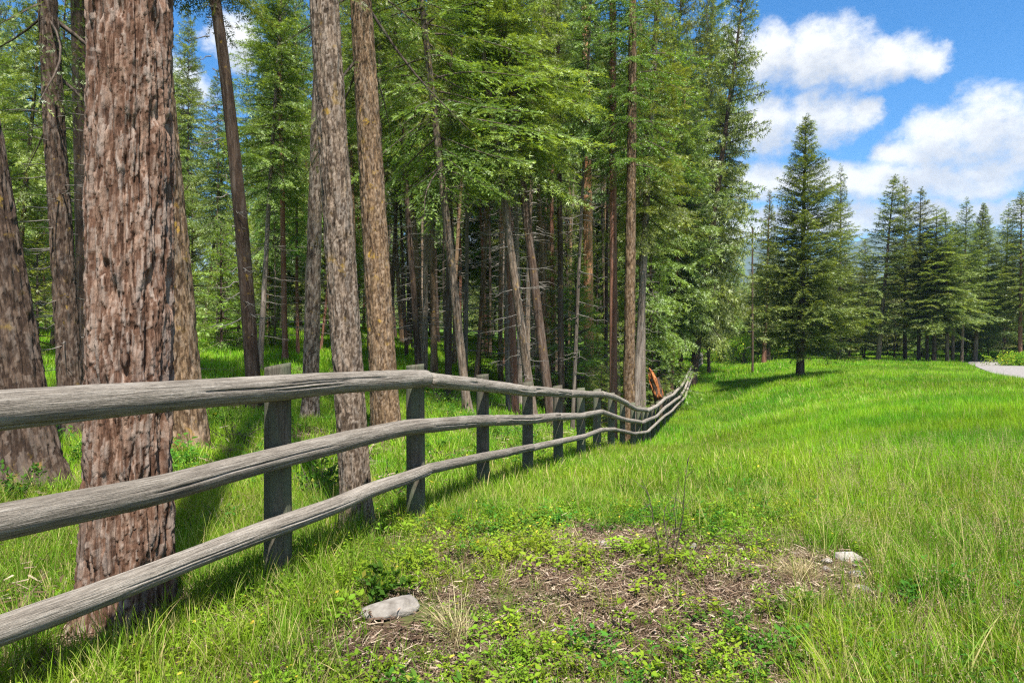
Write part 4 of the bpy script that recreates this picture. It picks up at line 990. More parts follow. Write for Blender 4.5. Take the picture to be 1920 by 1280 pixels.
# ------------------------------------------------------------------ broken stump, fallen logs, stones, shrubs
def broken_stump():
    y = 31.0; x = X_of(1246, y); g = gz1(x, y); H = 2.15
    root = empty('broken_stump', (x, y, g - .1), 'leaning broken stump with torn bright orange wood at its top', 'stump', None, (0, -.22, 0))
    obj('trunk', trunk_mesh('trunk', H, .25, .22, M['bark_dark'], 501, nu=24, nz=22, flare=.25), root)
    rg = np.random.default_rng(5); acc = Acc()
    th = np.linspace(0, 6.283, 26, endpoint=False)                   # torn heart wood: a jagged slope of splinters
    for ring, (rr, zb) in enumerate([(.235, 0), (.19, .03), (.13, .08), (.07, .12)]):
        for a in th[ring % 2::1 + ring]:
            h = .10 + .35 * max(0, math.cos(a - 2.6)) + rg.uniform(0, .42); b = np.array([rr * math.cos(a), rr * math.sin(a), H - .95 + zb + .55 * max(0, math.cos(a - 2.6))])
            w = rg.uniform(.015, .04); t = np.array([-math.sin(a), math.cos(a), 0]) * w; n = np.array([math.cos(a), math.sin(a), 0]) * .02
            tip = b + [rg.normal(0, .03), rg.normal(0, .03), h]; v = np.array([b - t - n, b + t - n, b + t + n, b - t + n, tip]); acc.add(v, np.array([[0, 1, 4], [1, 2, 4], [2, 3, 4], [3, 0, 4], [0, 3, 2], [0, 2, 1]]))
    v, f, _ = tube(np.array([[0, 0, H - .1], [-.05, 0, H + .22], [-.12, 0.01, H + .5]]), np.array([.12, .07, .012]), 14, True, 1 + .9 * (R.random((3, 14)) - .5)); acc.add(v, f)
    v2, f2, _ = tube(np.array([[.06, -.17, H - .95], [.02, -.185, H - .5], [-.02, -.17, H - .05], [-.06, -.12, H + .25]]), np.array([.02, .06, .07, .03]), 12, True, 1 + .9 * (R.random((4, 12)) - .5)); acc.add(v2, f2)
    obj('torn_wood', acc.mesh('torn_wood', [M['torn_wood']]), root)
broken_stump()


def fallen_log(px, y, L, r, ang, lab, name='fallen_log', bark='bark_pale', lift=.02):
    x = X_of(px, y); t = np.linspace(-.5, .5, 14); xx = x + math.cos(ang) * L * t; y2 = y + math.sin(ang) * L * t
    z = gz(xx, y2) + r * .7 + lift; root = empty(name, (x, y, gz1(x, y)), lab, 'log')
    nu = 12; v, f, _ = tube(np.stack([xx, y2, z], 1) - np.array(root.location), np.linspace(r, r * .6, 14), nu, True, 1 + .12 * (R.random((14, nu)) - .5))
    att = np.stack([R.random(len(v)), R.random(len(v)), np.zeros(len(v)), np.ones(len(v))], 1)
    obj('stem', mesh_from('stem', v, f, M[bark], att, smooth=True), root)
    acc = Acc()
    for k in range(5):
        u = rnd.uniform(.2, .95) ; i0 = int(u * 13); b = np.array([xx[i0], y2[i0], z[i0]]) - np.array(root.location); e = b + np.array([rnd.uniform(-.15, .15), rnd.uniform(-.15, .15), rnd.uniform(.08, .25)])
        tv, tf, _ = tube(np.array([b, (b + e) / 2 + .01, e]), np.array([.012, .008, .003]), 4, False); acc.add(tv, tf)
    obj('broken_twigs', acc.mesh('broken_twigs', [M['dead_twig']]), root)['kind'] = 'stuff'
fallen_log(418, 15.8, 1.5, .055, .1, 'pale fallen log in the grass left of the nearest fence post')
fallen_log(820, 21, 1.8, .07, .5, 'fallen log in the grass behind the second fence post')
fallen_log(372, 22, 2.2, .06, .05, 'thin fallen log on the forest floor right of the huge trunk')
fallen_log(650, 9.5, 1.3, .035, .3, 'grey fallen branch by the foot of the lichened trunk')

for px_, y_, L_, r_, a_, t_ in [(540, 18, 1.6, .04, .3, 'thin fallen branch behind the nearest fence post'), (250, 17, 1.8, .06, -.2, 'fallen log far behind the huge red-brown trunk'), (905, 22, 1.9, .05, .2, 'fallen branch behind the third fence post'), (1060, 23, 1.7, .05, -.3, 'fallen branch in front of the taller young fir'), (600, 20, 2.2, .07, .15, 'fallen log left of the speckled trunk, far back')]:
    fallen_log(px_, y_, L_, r_, a_, t_)


def stone(px, py, wpx, hpx, seed, lab, flat=.55, rz=0., y=None, lift=.30):
    y = y or EYE * F_PX / (py + hpx * .3 - HOR); x = X_of(px, y); a = wpx / F_PX * y / 2 * 1.12; rg = np.random.default_rng(seed)
    nu, nv = 20, 11; th = np.linspace(0, 6.283, nu, endpoint=False); ph = np.linspace(-1.45, 1.45, nv); pg, tg = np.meshgrid(ph, th, indexing='ij')
    d = np.stack([np.cos(pg) * np.cos(tg), np.cos(pg) * np.sin(tg), np.sin(pg)], -1)
    r = np.ones(pg.shape)
    for k in range(9):                                     # broken facets
        n = norm(rg.normal(0, 1, 3)); h = rg.uniform(.42, .80); dot = d @ n; r = np.where(dot > 1e-3, np.minimum(r, h / np.maximum(dot, 1e-3)), r)
    r *= 1 + .10 * (fbm(d[..., 0] * 3 + 5, d[..., 1] * 3, d[..., 2] * 3, s=seed) - .5)
    v = d * r[..., None] * np.array([a, a * rg.uniform(.7, 1.0), a * flat]); c, s = math.cos(rz), math.sin(rz)
    v = np.stack([v[..., 0] * c - v[..., 1] * s, v[..., 0] * s + v[..., 1] * c, v[..., 2]], -1).reshape(-1, 3)
    i = np.arange(nv - 1)[:, None] * nu; j = np.arange(nu)[None]; j2 = (j + 1) % nu; q = np.stack([i + j, i + j2, i + nu + j2, i + nu + j], -1).reshape(-1, 4)
    c0 = len(v); v = np.vstack([v, v[:nu].mean(0), v[-nu:].mean(0)]); jj = np.arange(nu); k2 = (jj + 1) % nu
    cap = np.vstack([np.stack([k2, jj, np.full(nu, c0)], 1), np.stack([(nv - 1) * nu + jj, (nv - 1) * nu + k2, np.full(nu, c0 + 1)], 1)])
    o = obj('stone', mesh_from('stone', v, [q, cap], M['stone']), None, (x, y, gz1(x, y) + a * flat * lift)); STONES.append((x, y, a))
    return tag(o, lab, 'stone', 'stones lying on the bare patch')
STONES = []
stone(745, 1138, 128, 60, 607, 'large flat pale stone in the grass below the fence', .34, .5, lift=.25)
stone(1590, 1040, 52, 24, 601, 'largest white stone at the right end of the bare patch', .45, .2)
for n_, (px, py, w, h, lab) in enumerate([(1550, 1052, 26, 14, 'small cream stone touching the left of the largest white stone'), (1551, 1066, 22, 12, 'small stone in front of the cream one, right end of the bare patch'), (1592, 1022, 14, 9, 'tiny stone just behind the largest white stone'),
      (1131, 1021, 26, 14, 'rounded grey stone at the left end of the bare patch'), (1075, 1030, 18, 10, 'small grey stone left of the rounded grey one'), (1300, 1026, 22, 10, 'flat stone right of the bare dark sapling'), (1354, 1031, 20, 10, 'flat pale stone in the middle of the bare patch'),
      (1388, 1033, 14, 8, 'tiny white stone right of the flat pale stone'), (1404, 1063, 18, 9, 'white stone chip left of the dry grass tuft'), (1424, 1064, 14, 8, 'second white stone chip, nearest the dry grass tuft'), (1370, 1056, 12, 8, 'small white chip in front of the flat pale stone'),
      (1606, 1074, 28, 14, 'white stone in front of the largest white stone'), (1616, 1100, 26, 14, 'white stone in the grass at the lower right of the bare patch'), (1603, 1060, 16, 9, 'small stone between the largest white stone and the one in front'), (1430, 1032, 16, 9, 'small stone behind the dry grass tuft'),
      (1038, 1182, 22, 16, 'grey stone in the weeds left of centre at the bottom'), (1490, 1035, 16, 10, 'pale stone behind the dry grass tuft on its right'), (1240, 1030, 14, 9, 'dark small stone at the foot of the bare sapling'), (1530, 1115, 16, 10, 'brownish stone at the near edge of the bare patch'), (885, 1010, 14, 10, 'small stone in the weeds below the third fence post')]):
    stone(px, py, w, h, 610 + n_, lab, .6, n_ * .7)


def twiggy(name, x, y, H, n, spread, mat, lab, cat, seed, lean=0., leaf=None, r0=.006):
    rg = np.random.default_rng(seed); acc = Acc(); lf = Acc()
    for k in range(n):
        a = rg.uniform(0, 6.28); h = H * rg.uniform(.5, 1); b = np.array([rg.normal(0, .03), rg.normal(0, .03), -.05]); s = spread * rg.uniform(.2, 1)
        t = np.linspace(0, 1, 7); wob = np.cumsum(rg.normal(0, .015, (7, 2)), axis=0)
        pth = np.stack([b[0] + math.cos(a) * s * t ** 1.3 + wob[:, 0] + lean * t, b[1] + math.sin(a) * s * t ** 1.3 + wob[:, 1], b[2] + h * t], 1)
        v, f, _ = tube(pth, np.linspace(r0, r0 * .3, 7), 4, False); acc.add(v, f)
        for q in range(6):
            u = rg.uniform(.3, 1); p = np.array([np.interp(u, t, pth[:, i]) for i in range(3)]); e = p + norm(rg.normal(0, 1, 3) + [0, 0, .6]) * H * rg.uniform(.08, .22)
            v, f, _ = tube(np.array([p, (p + e) / 2 + rg.normal(0, .006, 3), e]), np.array([r0 * .5, r0 * .4, r0 * .2]), 3, False); acc.add(v, f)
            if leaf:
                for w in range(leaf):
                    c = p + (e - p) * rg.uniform(.2, 1.1); d = norm(rg.normal(0, 1, 3) + [0, 0, .3])[None]; vv, ff, cc = shoots(c[None], d, norm(rg.normal(0, .4, 3) + [0, 0, 1])[None], np.array([.05]), np.array([.03]), np.array([0.]), 0., rg, .1)
                    cc[:, 0] = .7; cc[:, 1] = rg.random(); lf.add(vv, ff, cc)
    root = empty(name, (x, y, gz1(x, y)), lab, cat)
    obj('stem', acc.mesh('stem', [M[mat]]), root)
    if leaf: obj('foliage', lf.mesh('foliage', [M['forb_dark' if seed % 2 else 'forb']]), root)
    return root
twiggy('bare_sapling', X_of(1256, 4.55), 4.55, .78, 4, .07, 'twig', 'dark bare sapling standing in the bare patch', 'sapling', 701, r0=.0055)
twiggy('dead_shrub', X_of(432, 10.2), 10.2, .55, 16, .6, 'twig', 'dead twiggy shrub right of the lichened grey trunk', 'shrub', 702, r0=.006)
twiggy('leafy_shrub', X_of(25, 6.6), 6.6, .50, 10, .35, 'twig', 'green leafy shrub at the foot of the leftmost trunk', 'shrub', 703, leaf=5)
twiggy('leafy_shrub', X_of(595, 7.2), 7.2, .55, 12, .40, 'twig', 'dark green shrub left of the speckled trunk', 'shrub', 705, leaf=5)
twiggy('leafy_shrub', X_of(720, 6.9), 6.9, .42, 9, .35, 'twig', 'green shrub right of the speckled trunk', 'shrub', 707, leaf=4)
twiggy('leafy_shrub', X_of(735, 4.05), 4.05, .20, 9, .24, 'twig', 'low dark green shrub right behind the large flat stone', 'shrub', 709, leaf=6, r0=.003)
twiggy('leafy_shrub', X_of(830, 17), 17, .9, 14, .9, 'twig', 'brownish green shrub left of the third fence post', 'shrub', 711, leaf=5)
twiggy('leafy_shrub', X_of(1160, 24.5), 24.5, .9, 12, .6, 'twig', 'shrub at the foot of the straight red-brown trunk', 'shrub', 713, leaf=5)
twiggy('leafy_shrub', X_of(1215, 29.5), 29.5, 1.0, 12, .7, 'twig', 'pale shrub in front of the broken stump', 'shrub', 714, leaf=5)


def round_bush(px, y, H, Rr, seed, lab):
    """light green deciduous bush: stems and many leaf-sized faces in uneven clumps"""
    rg = np.random.default_rng(seed); x = X_of(px, y); root = empty('deciduous_bush', (x, y, gz1(x, y)), lab, 'bush', 'light green bushes at the meadow edge')
    acc = Acc(); st = Acc(); P, D = [], []
    for k in range(26):
        c = rg.normal(0, .42, 3) * [Rr, Rr, H * .5] + [0, 0, H * .55]; rr = rg.uniform(.2, .42) * Rr
        p = norm(rg.normal(0, 1, (110, 3))) * rr * rg.uniform(.5, 1, (110, 1)) + c; P.append(p); D.append(norm(rg.normal(0, 1, (110, 3)) + [0, 0, .2]))
        v, f, _ = tube(np.array([[0, 0, -.05], c * .5 + rg.normal(0, .05, 3), c]), np.array([.03, .02, .006]), 4, False); st.add(v, f)
    P = np.vstack(P); D = np.vstack(D); n = len(P); v, f, c = shoots(P, D, norm(rg.normal(0, 1, (n, 3))), rg.uniform(.09, .17, n), rg.uniform(.06, .10, n), np.zeros(n), .5, rg, .1)
    c[:, 0] = .6; c[:, 1] = np.repeat(rg.random(n), 4); acc.add(v, f, c)
    obj('stem', st.mesh('stem', [M['twig']]), root); obj('foliage', acc.mesh('foliage', [M['forb']]), root)
for n_, (px, y, h, r_, lab) in enumerate([(1395, 60, 2.6, 1.5, 'light green bush left of the bare dead trunk'), (1452, 64, 2.2, 1.5, 'light green bush behind the left of the lone spruce'), (1352, 66, 2.4, 1.3, 'light green bush at the end of the forest edge'), (1375, 74, 3.0, 1.6, 'larger light green bush far behind the fence end'),
      (1905, 50, .9, 1.6, 'low bush beside the gravel road at the right edge')]): round_bush(px, y, h, r_, 720 + n_, lab)

# ------------------------------------------------------------------ grass, weeds, litter (countless: stuff)
def proto_collection(name): return bpy.data.collections.new(name)


def blades(n, rad, hmin, hmax, w, rg, bend=.5, segs=3, arch=1.0):
    acc_v, acc_f, acc_c, b0 = [], [], [], 0
    for k in range(n):
        a = rg.uniform(0, 6.28); rr = rad * math.sqrt(rg.random()); p = np.array([rr * math.cos(a), rr * math.sin(a), -.02]); h = rg.uniform(hmin, hmax); d = rg.uniform(0, 6.28) if rg.random() < .5 else a
        lean = rg.uniform(.1, 1) * bend * h; t = np.linspace(0, 1, segs + 1)
        ctr = np.stack([p[0] + math.cos(d) * lean * t ** 1.8, p[1] + math.sin(d) * lean * t ** 1.8, p[2] + h * (t - .28 * arch * (lean / h) * t ** 3)], 1)
        s = np.array([-math.sin(d), math.cos(d), 0]) if rg.random() < .7 else np.array([math.cos(d + .8), math.sin(d + .8), 0])
        wd = w * rg.uniform(.7, 1.3) * (1 - t ** 2.2) ; wd[0] *= .8
        L = ctr - s * wd[:, None] / 2; Rr = ctr + s * wd[:, None] / 2; v = np.vstack([np.stack([L[:-1], Rr[:-1]], 1).reshape(-1, 3), ctr[-1:]])
        f = []
        for i in range(segs - 1): f += [[2 * i, 2 * i + 1, 2 * i + 3], [2 * i, 2 * i + 3, 2 * i + 2]]
        f.append([2 * segs - 2, 2 * segs - 1, 2 * segs]); g = rg.random()
        c = np.stack([np.append(np.repeat(t[:-1], 2), 1), np.full(len(v), g), np.zeros(len(v)), np.ones(len(v))], 1)
        acc_v.append(v); acc_f.append(np.array(f) + b0); acc_c.append(c); b0 += len(v)
    return np.vstack(acc_v), np.vstack(acc_f), np.vstack(acc_c)


def panicle(n, rad, h0, h1, rg):
    """seeding grass: thin stalk and loose head of spikelets; returns stalks, heads"""
    st = blades(n, rad, h0, h1, .0028, rg, .35, 4); V, C = [], []
    nv = 2 * 4 + 1
    for k in range(n):
        tip = st[0][k * nv + nv - 1]; low = st[0][k * nv + 4:k * nv + 6].mean(0)
        for q in range(26):
            u = rg.uniform(.45, 1.0); p = low + (tip - low) * u + rg.normal(0, 1, 3) * [.018, .018, .008] * (1.25 - u) * 1.6; d = norm(rg.normal(0, 1, 3) + [0, 0, .8]) * rg.uniform(.006, .012); s = norm(np.cross(d, rg.normal(0, 1, 3))) * .0016
            V.append(np.array([p - s, p + s, p + d])); C.append(np.full((3, 4), rg.random()))
    v = np.vstack(V); return st, (v, np.arange(len(v)).reshape(-1, 3), np.vstack(C))


def forb_clump(rg, n, H, rad, leaf, nl=(4, 7), up=.25):
    acc = Acc()
    for k in range(n):
        a = rg.uniform(0, 6.28); rr = rad * math.sqrt(rg.random()); b = np.array([rr * math.cos(a), rr * math.sin(a), -.01]); h = H * rg.uniform(.4, 1.1); tip = b + [rg.normal(0, .03), rg.normal(0, .03), h]; g = rg.random()
        v, f, _ = tube(np.array([b, (b + tip) / 2 + rg.normal(0, .006, 3), tip]), np.array([.0016, .0013, .0009]), 3, False); acc.add(v, f, (.4, g * .8, 0, 1))
        m = rg.integers(*nl)
        for q in range(m):
            u = rg.uniform(.45, 1.02); p = b + (tip - b) * u; an = q * 2.4 + rg.uniform(-.4, .4); d = norm(np.array([math.cos(an), math.sin(an), rg.uniform(-.1, .5) + up * .5])); s = norm(np.cross(d, [0, 0, 1.])); nr = np.cross(s, d); L = leaf * rg.uniform(.6, 1.25); W = L * rg.uniform(.48, .66); p0 = p + d * L * .3
            vv = np.array([p0, p0 + d * L * .3 + s * W * .45 + nr * L * .08, p0 + d * L * .7 + s * W * .38 + nr * L * .05, p0 + d * L, p0 + d * L * .7 - s * W * .38 + nr * L * .05, p0 + d * L * .3 - s * W * .45 + nr * L * .08, p0 + d * L * .5 - nr * L * .02, p])
            ff = np.array([[0, 1, 6], [1, 2, 6], [2, 3, 6], [3, 4, 6], [4, 5, 6], [5, 0, 6]]); acc.add(vv, ff, (.8, np.clip(g * .7 + rg.random() * .3, 0, 1), 0, 1))
    return acc


def proto(coll, name, v, f, c, mat):
    o = bpy.data.objects.new(name, mesh_from(name, v, f, M[mat], c)); coll.objects.link(o)


PC = {}
rg = np.random.default_rng(55)
def make_blades(key, mat, n_var, *a, **k):
    PC[key] = proto_collection(key)
    for i in range(n_var): proto(PC[key], '%s_%02d' % (key, i), *blades(*a, rg, **k), mat)
make_blades('tuft_near', 'grass_near', 6, 16, .055, .07, .24, .0042, bend=.75, segs=4)
make_blades('tuft_tall', 'grass_near', 5, 22, .06, .18, .42, .0045, bend=.7, segs=5)
make_blades('tuft_mid', 'grass_near', 4, 34, .15, .10, .30, .008, bend=.6, segs=3)
make_blades('meadow_mid', 'grass_meadow', 5, 40, .16, .16, .36, .008, bend=.5, segs=3)
make_blades('meadow_far', 'grass_meadow', 4, 46, .32, .18, .38, .020, bend=.45, segs=2)
make_blades('meadow_vfar', 'grass_meadow', 4, 50, .65, .20, .42, .045, bend=.4, segs=2)
make_blades('forest_mid', 'grass_forest', 4, 34, .17, .08, .26, .009, bend=.7, segs=3)
make_blades('forest_far', 'grass_forest', 4, 40, .40, .10, .32, .028, bend=.5, segs=2)
make_blades('straw', 'grass_straw', 4, 36, .05, .05, .20, .0026, bend=1.1, segs=4)
PC['seed'] = proto_collection('seed'); PC['seedstalk'] = proto_collection('seedstalk')
for i in range(4):
    st, hd = panicle(5, .10, .30, .62, rg); proto(PC['seedstalk'], 'seedstalk_%d' % i, *st, 'grass_near'); proto(PC['seed'], 'seed_%d' % i, *hd, 'seed_head')
for key, mat, n, H, rad, leaf in (('forb', 'forb', 8, .10, .085, .021), ('forb_dark', 'forb_dark', 9, .14, .08, .026), ('forb_big', 'forb', 4, .16, .07, .040)):
    PC[key] = proto_collection(key)
    for i in range(4):
        a = forb_clump(rg, n, H, rad, leaf); v = np.vstack(a.v); t = np.vstack(a.f[3]); qd = np.vstack(a.f[4]) if a.f[4] else np.zeros((0, 4), int)
        o = bpy.data.objects.new('%s_%d' % (key, i), mesh_from(key, v, [t, qd], M[mat], np.vstack(a.a))); PC[key].objects.link(o)
PC['litter'] = proto_collection('litter')
for i in range(5):                                        # dead needles, twig bits and chips lying flat
    V, Fc, Cc, b0 = [], [], [], 0
    for k in range(70):
        p = np.array([*rg.normal(0, .07, 2), rg.uniform(0, .018)]); a = rg.uniform(0, 6.28); l = rg.uniform(.015, .06); d = np.array([math.cos(a), math.sin(a), rg.uniform(-.15, .25)]) * l; s = np.array([-math.sin(a), math.cos(a), rg.uniform(-.5, .5)]) * rg.uniform(.0008, .0035)
        V.append(np.array([p - s, p + s, p + d + s * .5, p + d - s * .5])); Fc.append([b0, b0 + 1, b0 + 2, b0 + 3]); g = rg.random(); Cc.append(np.full((4, 4), g)); b0 += 4
    o = bpy.data.objects.new('litter_%d' % i, mesh_from('litter', np.vstack(V), np.array(Fc), M['litter'], np.vstack(Cc))); PC['litter'].objects.link(o)


def scatter(name, key, xy, smin, smax, label, cat, seed, tilt=.12, parent=None, scale=None):
    xy = np.asarray(xy); n = len(xy); rg = np.random.default_rng(seed); z = gz(xy[:, 0], xy[:, 1])
    me = bpy.data.meshes.new(name); me.vertices.add(n); me.vertices.foreach_set('co', np.column_stack([xy, z]).astype(np.float32).ravel())
    a = me.attributes.new('rot', 'FLOAT_VECTOR', 'POINT'); a.data.foreach_set('vector', np.column_stack([rg.normal(0, tilt, (n, 2)), rg.uniform(0, 6.283, n)]).astype(np.float32).ravel())
    a = me.attributes.new('scl', 'FLOAT', 'POINT'); sc_ = rg.uniform(smin, smax, n) * (1 if scale is None else scale); a.data.foreach_set('value', sc_.astype(np.float32))
    a = me.attributes.new('idx', 'INT', 'POINT'); a.data.foreach_set('value', rg.integers(0, 999, n).astype(np.int32))
    o = obj(name, me, parent)
    ng = bpy.data.node_groups.new('scatter_' + key, 'GeometryNodeTree')
    ng.interface.new_socket('Geometry', in_out='INPUT', socket_type='NodeSocketGeometry'); ng.interface.new_socket('Geometry', in_out='OUTPUT', socket_type='NodeSocketGeometry')
    N, L = ng.nodes, ng.links; gi, go = N.new('NodeGroupInput'), N.new('NodeGroupOutput'); ci = N.new('GeometryNodeCollectionInfo')
    ci.inputs['Collection'].default_value = PC[key]; ci.inputs['Separate Children'].default_value = True; ci.inputs['Reset Children'].default_value = True
    ip = N.new('GeometryNodeInstanceOnPoints'); ip.inputs['Pick Instance'].default_value = True
    def na(nm, t): nd = N.new('GeometryNodeInputNamedAttribute'); nd.data_type = t; nd.inputs[0].default_value = nm; return nd.outputs[0]
    mod = N.new('FunctionNodeIntegerMath'); mod.operation = 'MODULO'; L.new(na('idx', 'INT'), mod.inputs[0]); mod.inputs[1].default_value = len(PC[key].objects)
    L.new(gi.outputs[0], ip.inputs['Points']); L.new(ci.outputs[0], ip.inputs['Instance']); L.new(mod.outputs[0], ip.inputs['Instance Index'])
    L.new(na('rot', 'FLOAT_VECTOR'), ip.inputs['Rotation']); L.new(na('scl', 'FLOAT'), ip.inputs['Scale']); L.new(ip.outputs[0], go.inputs[0])
    md = o.modifiers.new('scatter', 'NODES'); md.node_group = ng
    tag(o, label, cat, None, 'stuff')
    return o


rs = np.random.default_rng(91)
def sample(y0, y1, dens, rmin=-.9, rmax=.9):
    """even density over the wedge the camera looks along (with margin to both sides)"""
    area = .5 * (rmax - rmin) * (y1 * y1 - y0 * y0); n = int(area * dens); y = np.sqrt(rs.uniform(y0 * y0, y1 * y1, n)); return np.column_stack([rs.uniform(rmin, rmax, n) * y, y])
def fence_x(y): return np.interp(y, yy, fx)
def keep(xy, p): return xy[rs.random(len(xy)) < p]
def side(xy): return xy[:, 0] - fence_x(xy[:, 1])       # > 0: meadow
def off_road(xy):
    d = np.min(np.hypot(xy[:, None, 0] - (rx_[None, ::4] + 2.3), xy[:, None, 1] - (ry_[None, ::4] + .5)), axis=1); return d > 2.7
def not_trunk(xy):
    ok = np.ones(len(xy), bool)
    for (a, b), r_ in zip(TREES_XY[:12], [.30, .40, .26, .22, .38, .2, .1, .1, .2, .17, .25, .1]): ok &= np.hypot(xy[:, 0] - a, xy[:, 1] - b) > r_ + .12 * (_h(np.floor(xy[:, 0] * 9), np.floor(xy[:, 1] * 9), xy[:, 0] * 0))
    for a, b, r_ in STONES: ok &= np.hypot((xy[:, 0] - a) / (r_ * 1.1 + .02), (xy[:, 1] - b + .35 * r_ + .03) / (r_ * 1.2 + .03)) > 1
    return ok


def meadow_w(xy):
    """1 in the tall even meadow grass, 0 in the weedy strip by the fence and the foreground"""
    return sstep(side(xy) + .35 * (fbm(xy[:, 0] * .7, xy[:, 1] * .7, s=51) - .5) * 4, 2.6, 5.5) * sstep(xy[:, 1] + 2.5 * (fbm(xy[:, 0] * .5, xy[:, 1] * .5, s=53) - .5), 5.0, 7.5)
GR = 'fresh green grass'
a = sample(1.2, 7.5, 520); a = a[not_trunk(a)]; lm = litter_mask(a[:, 0], a[:, 1]); pat = fbm(a[:, 0] * 1.6, a[:, 1] * 1.6, s=61)
om = open_mask(a[:, 0], a[:, 1]); kp = rs.random(len(a)) < (1 - .93 * lm) * np.clip(.35 + 1.3 * (pat - .3), .15, 1) * (1 - .45 * om)
scatter('foreground_grass', 'tuft_near', a[kp], .7, 1.25, 'short fine grass over the near ground by the fence', 'grass', 1, .2, None, (1 - .42 * om)[kp])
a = sample(1.2, 8, 46); a = a[not_trunk(a)]; lm = litter_mask(a[:, 0], a[:, 1]); rightw = sstep(a[:, 0] / a[:, 1], .25, .6); leftw = sstep(-side(a), -.6, .2)
scatter('tall_foreground_grass', 'tuft_tall', keep(a, (1 - lm) ** 3 * (1 - .85 * open_mask(a[:, 0], a[:, 1])) * (.12 + .75 * rightw + .45 * leftw) * np.clip(2.2 * (fbm(a[:, 0] * 1.1, a[:, 1] * 1.1, s=63) - .25), 0, 1)), .6, 1.15, 'taller arching grass tufts at the fence and lower right', 'grass', 2, .15)
a = sample(7, 20, 72); a = a[not_trunk(a)]; mw = meadow_w(a); s_ = side(a)
scatter('fence_strip_grass', 'tuft_mid', keep(a[s_ > -.5], (1 - mw[s_ > -.5])), .75, 1.25, 'yellowish grass along the meadow side of the fence', 'grass', 3, .15)
a = sample(4.8, 20, 64); mw = meadow_w(a); s_ = side(a)
scatter('meadow_grass', 'meadow_mid', keep(a[s_ > 0], mw[s_ > 0]), .8, 1.25, 'tall even bright green grass in the middle of the meadow', 'grass', 4, .12)
a = sample(19, 46, 17); a = a[(side(a) > -.3) & off_road(a)]
scatter('distant_meadow_grass', 'meadow_far', a, .75, 1.2, 'smooth bright green grass around the lone spruce', 'grass', 5, .1)
a = sample(45, 92, 4.2, .1, .9); a = a[(side(a) > -1) & off_road(a)]
scatter('far_meadow_grass', 'meadow_vfar', a, .7, 1.1, 'bright grass strip at the far edge of the meadow', 'grass', 6, .1)
a = sample(7, 20, 55, -.95, .25); a = a[not_trunk(a)]; a = a[side(a) < -.3]
scatter('forest_grass', 'forest_mid', keep(a, np.clip(.35 + 1.4 * (fbm(a[:, 0] * .9, a[:, 1] * .9, s=71) - .3), .2, 1)), .7, 1.3, 'lush grass on the forest floor just behind the fence', 'grass', 7, .2)
a = sample(19, 70, 6.0, -.9, .3); a = a[side(a) < 0]
scatter('far_forest_grass', 'forest_far', a, .7, 1.2, 'sunny grass on the slope deep between the trunks', 'grass', 8, .12)
# weeds
a = sample(1.3, 8, 190); a = a[not_trunk(a)]; lm = litter_mask(a[:, 0], a[:, 1]); mw = meadow_w(a); pat = fbm(a[:, 0] * 1.3, a[:, 1] * 1.3, s=81); rightw = sstep(a[:, 0] / a[:, 1], .38, .6)
scatter('low_weeds', 'forb', keep(a, (1 - .50 * lm) * (1 - mw) * (1 - .8 * rightw) * (1 - .6 * sstep(-a[:, 0] / a[:, 1], .2, .5)) * np.clip(2.6 * (pat - .34), .08, 1)), .65, 1.35, 'yellow-green leafy weeds covering the near ground', 'weeds', 11, .2)
a = sample(7.5, 22, 16, -.3, .6); mw = meadow_w(a)
scatter('fence_weeds', 'forb', keep(a[side(a) > -1], (1 - mw[side(a) > -1]) * .9), 1.2, 2.2, 'yellow-green weeds along the foot of the fence', 'weeds', 12, .2)
a = sample(1.3, 9, 60); a = a[not_trunk(a)]; pat = fbm(a[:, 0] * .8, a[:, 1] * .8, s=83)
scatter('dark_weeds', 'forb_dark', keep(a, (1 - meadow_w(a)) * (1 - litter_mask(a[:, 0], a[:, 1])) * np.clip(2.2 * (pat - .46), 0, .7)), .7, 1.5, 'small dark green weeds in patches near the fence', 'weeds', 13, .2)
a = sample(1.3, 6.5, 26); a = a[not_trunk(a)]; pat = fbm(a[:, 0] * .9, a[:, 1] * .9, s=85); rightw = sstep(a[:, 0] / a[:, 1], .2, .5)
scatter('broad_weeds', 'forb_big', keep(a, (1 - .5 * litter_mask(a[:, 0], a[:, 1])) * (1 - rightw) * np.clip(2.6 * (pat - .33), .05, 1)), .6, 1.15, 'broad-leaved light green seedlings in the foreground', 'weeds', 14, .25)
a = sample(6, 16, 10, -.95, .2); a = a[not_trunk(a)]; a = a[side(a) < -.3]; pat = fbm(a[:, 0] * .5, a[:, 1] * .5, s=87)
scatter('forest_weeds', 'forb_dark', keep(a, np.clip(3 * (pat - .42), 0, 1)), 1.5, 3.2, 'dark green weeds on the forest floor behind the fence', 'weeds', 15, .2)
# straw, seeding grass and litter
a = sample(1.5, 7, 30); a = a[not_trunk(a)]; lm = litter_mask(a[:, 0], a[:, 1])
scatter('dry_grass', 'straw', keep(a, .03 + .14 * lm), .6, 1.2, 'dry straw-coloured grass around the bare patch', 'grass', 21, .4)
tuf = np.array([(X_of(850, 3.45), 3.45), (X_of(838, 3.5), 3.5), (X_of(858, 3.38), 3.38), (X_of(1500, 4.25), 4.25), (X_of(1512, 4.3), 4.3), (X_of(1490, 4.3), 4.3)])
scatter('dry_grass_tufts', 'straw', np.repeat(tuf, 4, axis=0) + rs.normal(0, .02, (24, 2)), .9, 1.4, 'pale dry grass tufts by the flat stone and the white stones', 'grass', 22, .3)
a = sample(1.6, 8.5, 30, .12, .9); w_ = sstep(a[:, 0] / a[:, 1], .32, .58) * (1 - .6 * litter_mask(a[:, 0], a[:, 1])) + .05; a = keep(a, w_ * .75)
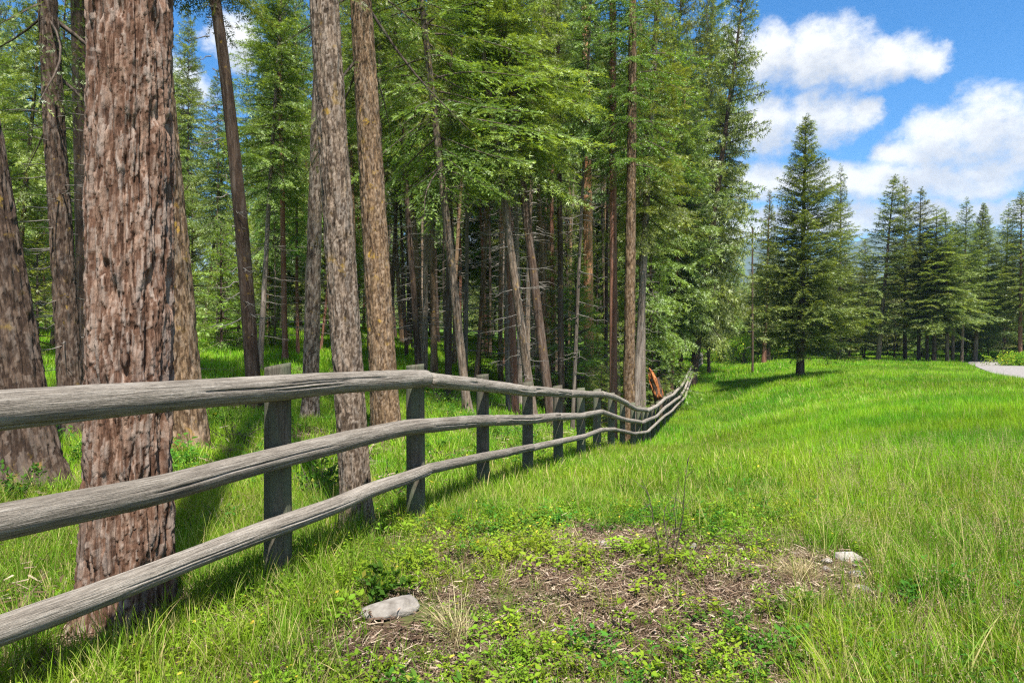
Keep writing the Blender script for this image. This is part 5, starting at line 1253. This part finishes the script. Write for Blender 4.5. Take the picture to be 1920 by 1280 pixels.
h = scatter('seeding_grass', 'seedstalk', a, .8, 1.15, 'thin seeding grass with brownish heads at the lower right', 'grass', 23, .12)
hh = scatter('seed_heads', 'seed', a, .8, 1.15, None, None, 23, .12, h)
a = sample(1.3, 7.5, 170); a = a[np.all([np.hypot(a[:, 0] - p, a[:, 1] - q_) > r_ * 1.15 for p, q_, r_ in STONES], axis=0)]; lm = litter_mask(a[:, 0], a[:, 1])
scatter('needle_litter', 'litter', keep(a, np.clip(.25 + lm + .5 * open_mask(a[:, 0], a[:, 1]) + ~not_trunk(a), 0, 1)), .7, 1.5, 'brown dead needles and twigs on the bare patch', 'litter', 24, .1)

a = sample(4, 24, 7, -.95, .22); a = a[side(a) < -.4]; pat = fbm(a[:, 0] * .6, a[:, 1] * .6, s=89)
scatter('forest_litter', 'litter', keep(a, np.clip(3 * (pat - .38), 0, 1)), 2.2, 4.0, 'dead needles and twigs on the forest floor between the trunks', 'litter', 25, .15)

# ------------------------------------------------------------------ far-off wood on the rising ground
PC['far_tree'] = proto_collection('far_tree')
for i in range(3):
    cm = crown_mesh('far_tree', 'needle_spruce' if i else 'needle_fir', 1.2, 13, 2.3, 800 + i, prof=[(0, .8), (.12, 1), (.6, .55), (1, .05)], gap=.05, whorl=.75, per=5, lens=(.6, 1.2, 2.2), nvar=2, sl=.34, sw=.16, step2=.2, step3=.2, slim=False, tilt=(.4, -.15))
    o = bpy.data.objects.new('far_tree_%d' % i, cm['me']); PC['far_tree'].objects.link(o)
n = 2600; y = np.sqrt(rs.uniform(100 ** 2, 420 ** 2, n)); r_ = rs.uniform(-.95, .95, n); a = np.column_stack([r_ * y, y])
a = a[(y > 112) | (r_ < .2) | (r_ > .37)]
scatter('far_woods', 'far_tree', a, .7, 1.25, 'far-off conifer wood on the slope below the mountain', 'woods', 31, .02)

# ------------------------------------------------------------------ the air
lo, hi = np.array([-1500, -60, -6.]), np.array([2600, 2500, 400.])
g8 = np.array([[x, y, z] for z in (0, 1) for y in (0, 1) for x in (0, 1)]) * (hi - lo) + lo
hm = bpy.data.materials.new('haze'); hm.use_nodes = True; hn = NT(hm.node_tree); hn.n.clear()
pv = hn.node('ShaderNodeVolumePrincipled'); pv.inputs['Color'].default_value = (.45, .68, 1.0, 1); pv.inputs['Density'].default_value = .00016
hn.l.new(pv.outputs[0], hn.node('ShaderNodeOutputMaterial').inputs['Volume'])
hz = obj('haze', mesh_from('haze', g8, np.array([[0, 2, 3, 1], [4, 5, 7, 6], [0, 1, 5, 4], [2, 6, 7, 3], [0, 4, 6, 2], [1, 3, 7, 5]]), hm)); tag(hz, 'thin pale air over the whole landscape', 'haze', None, 'stuff')
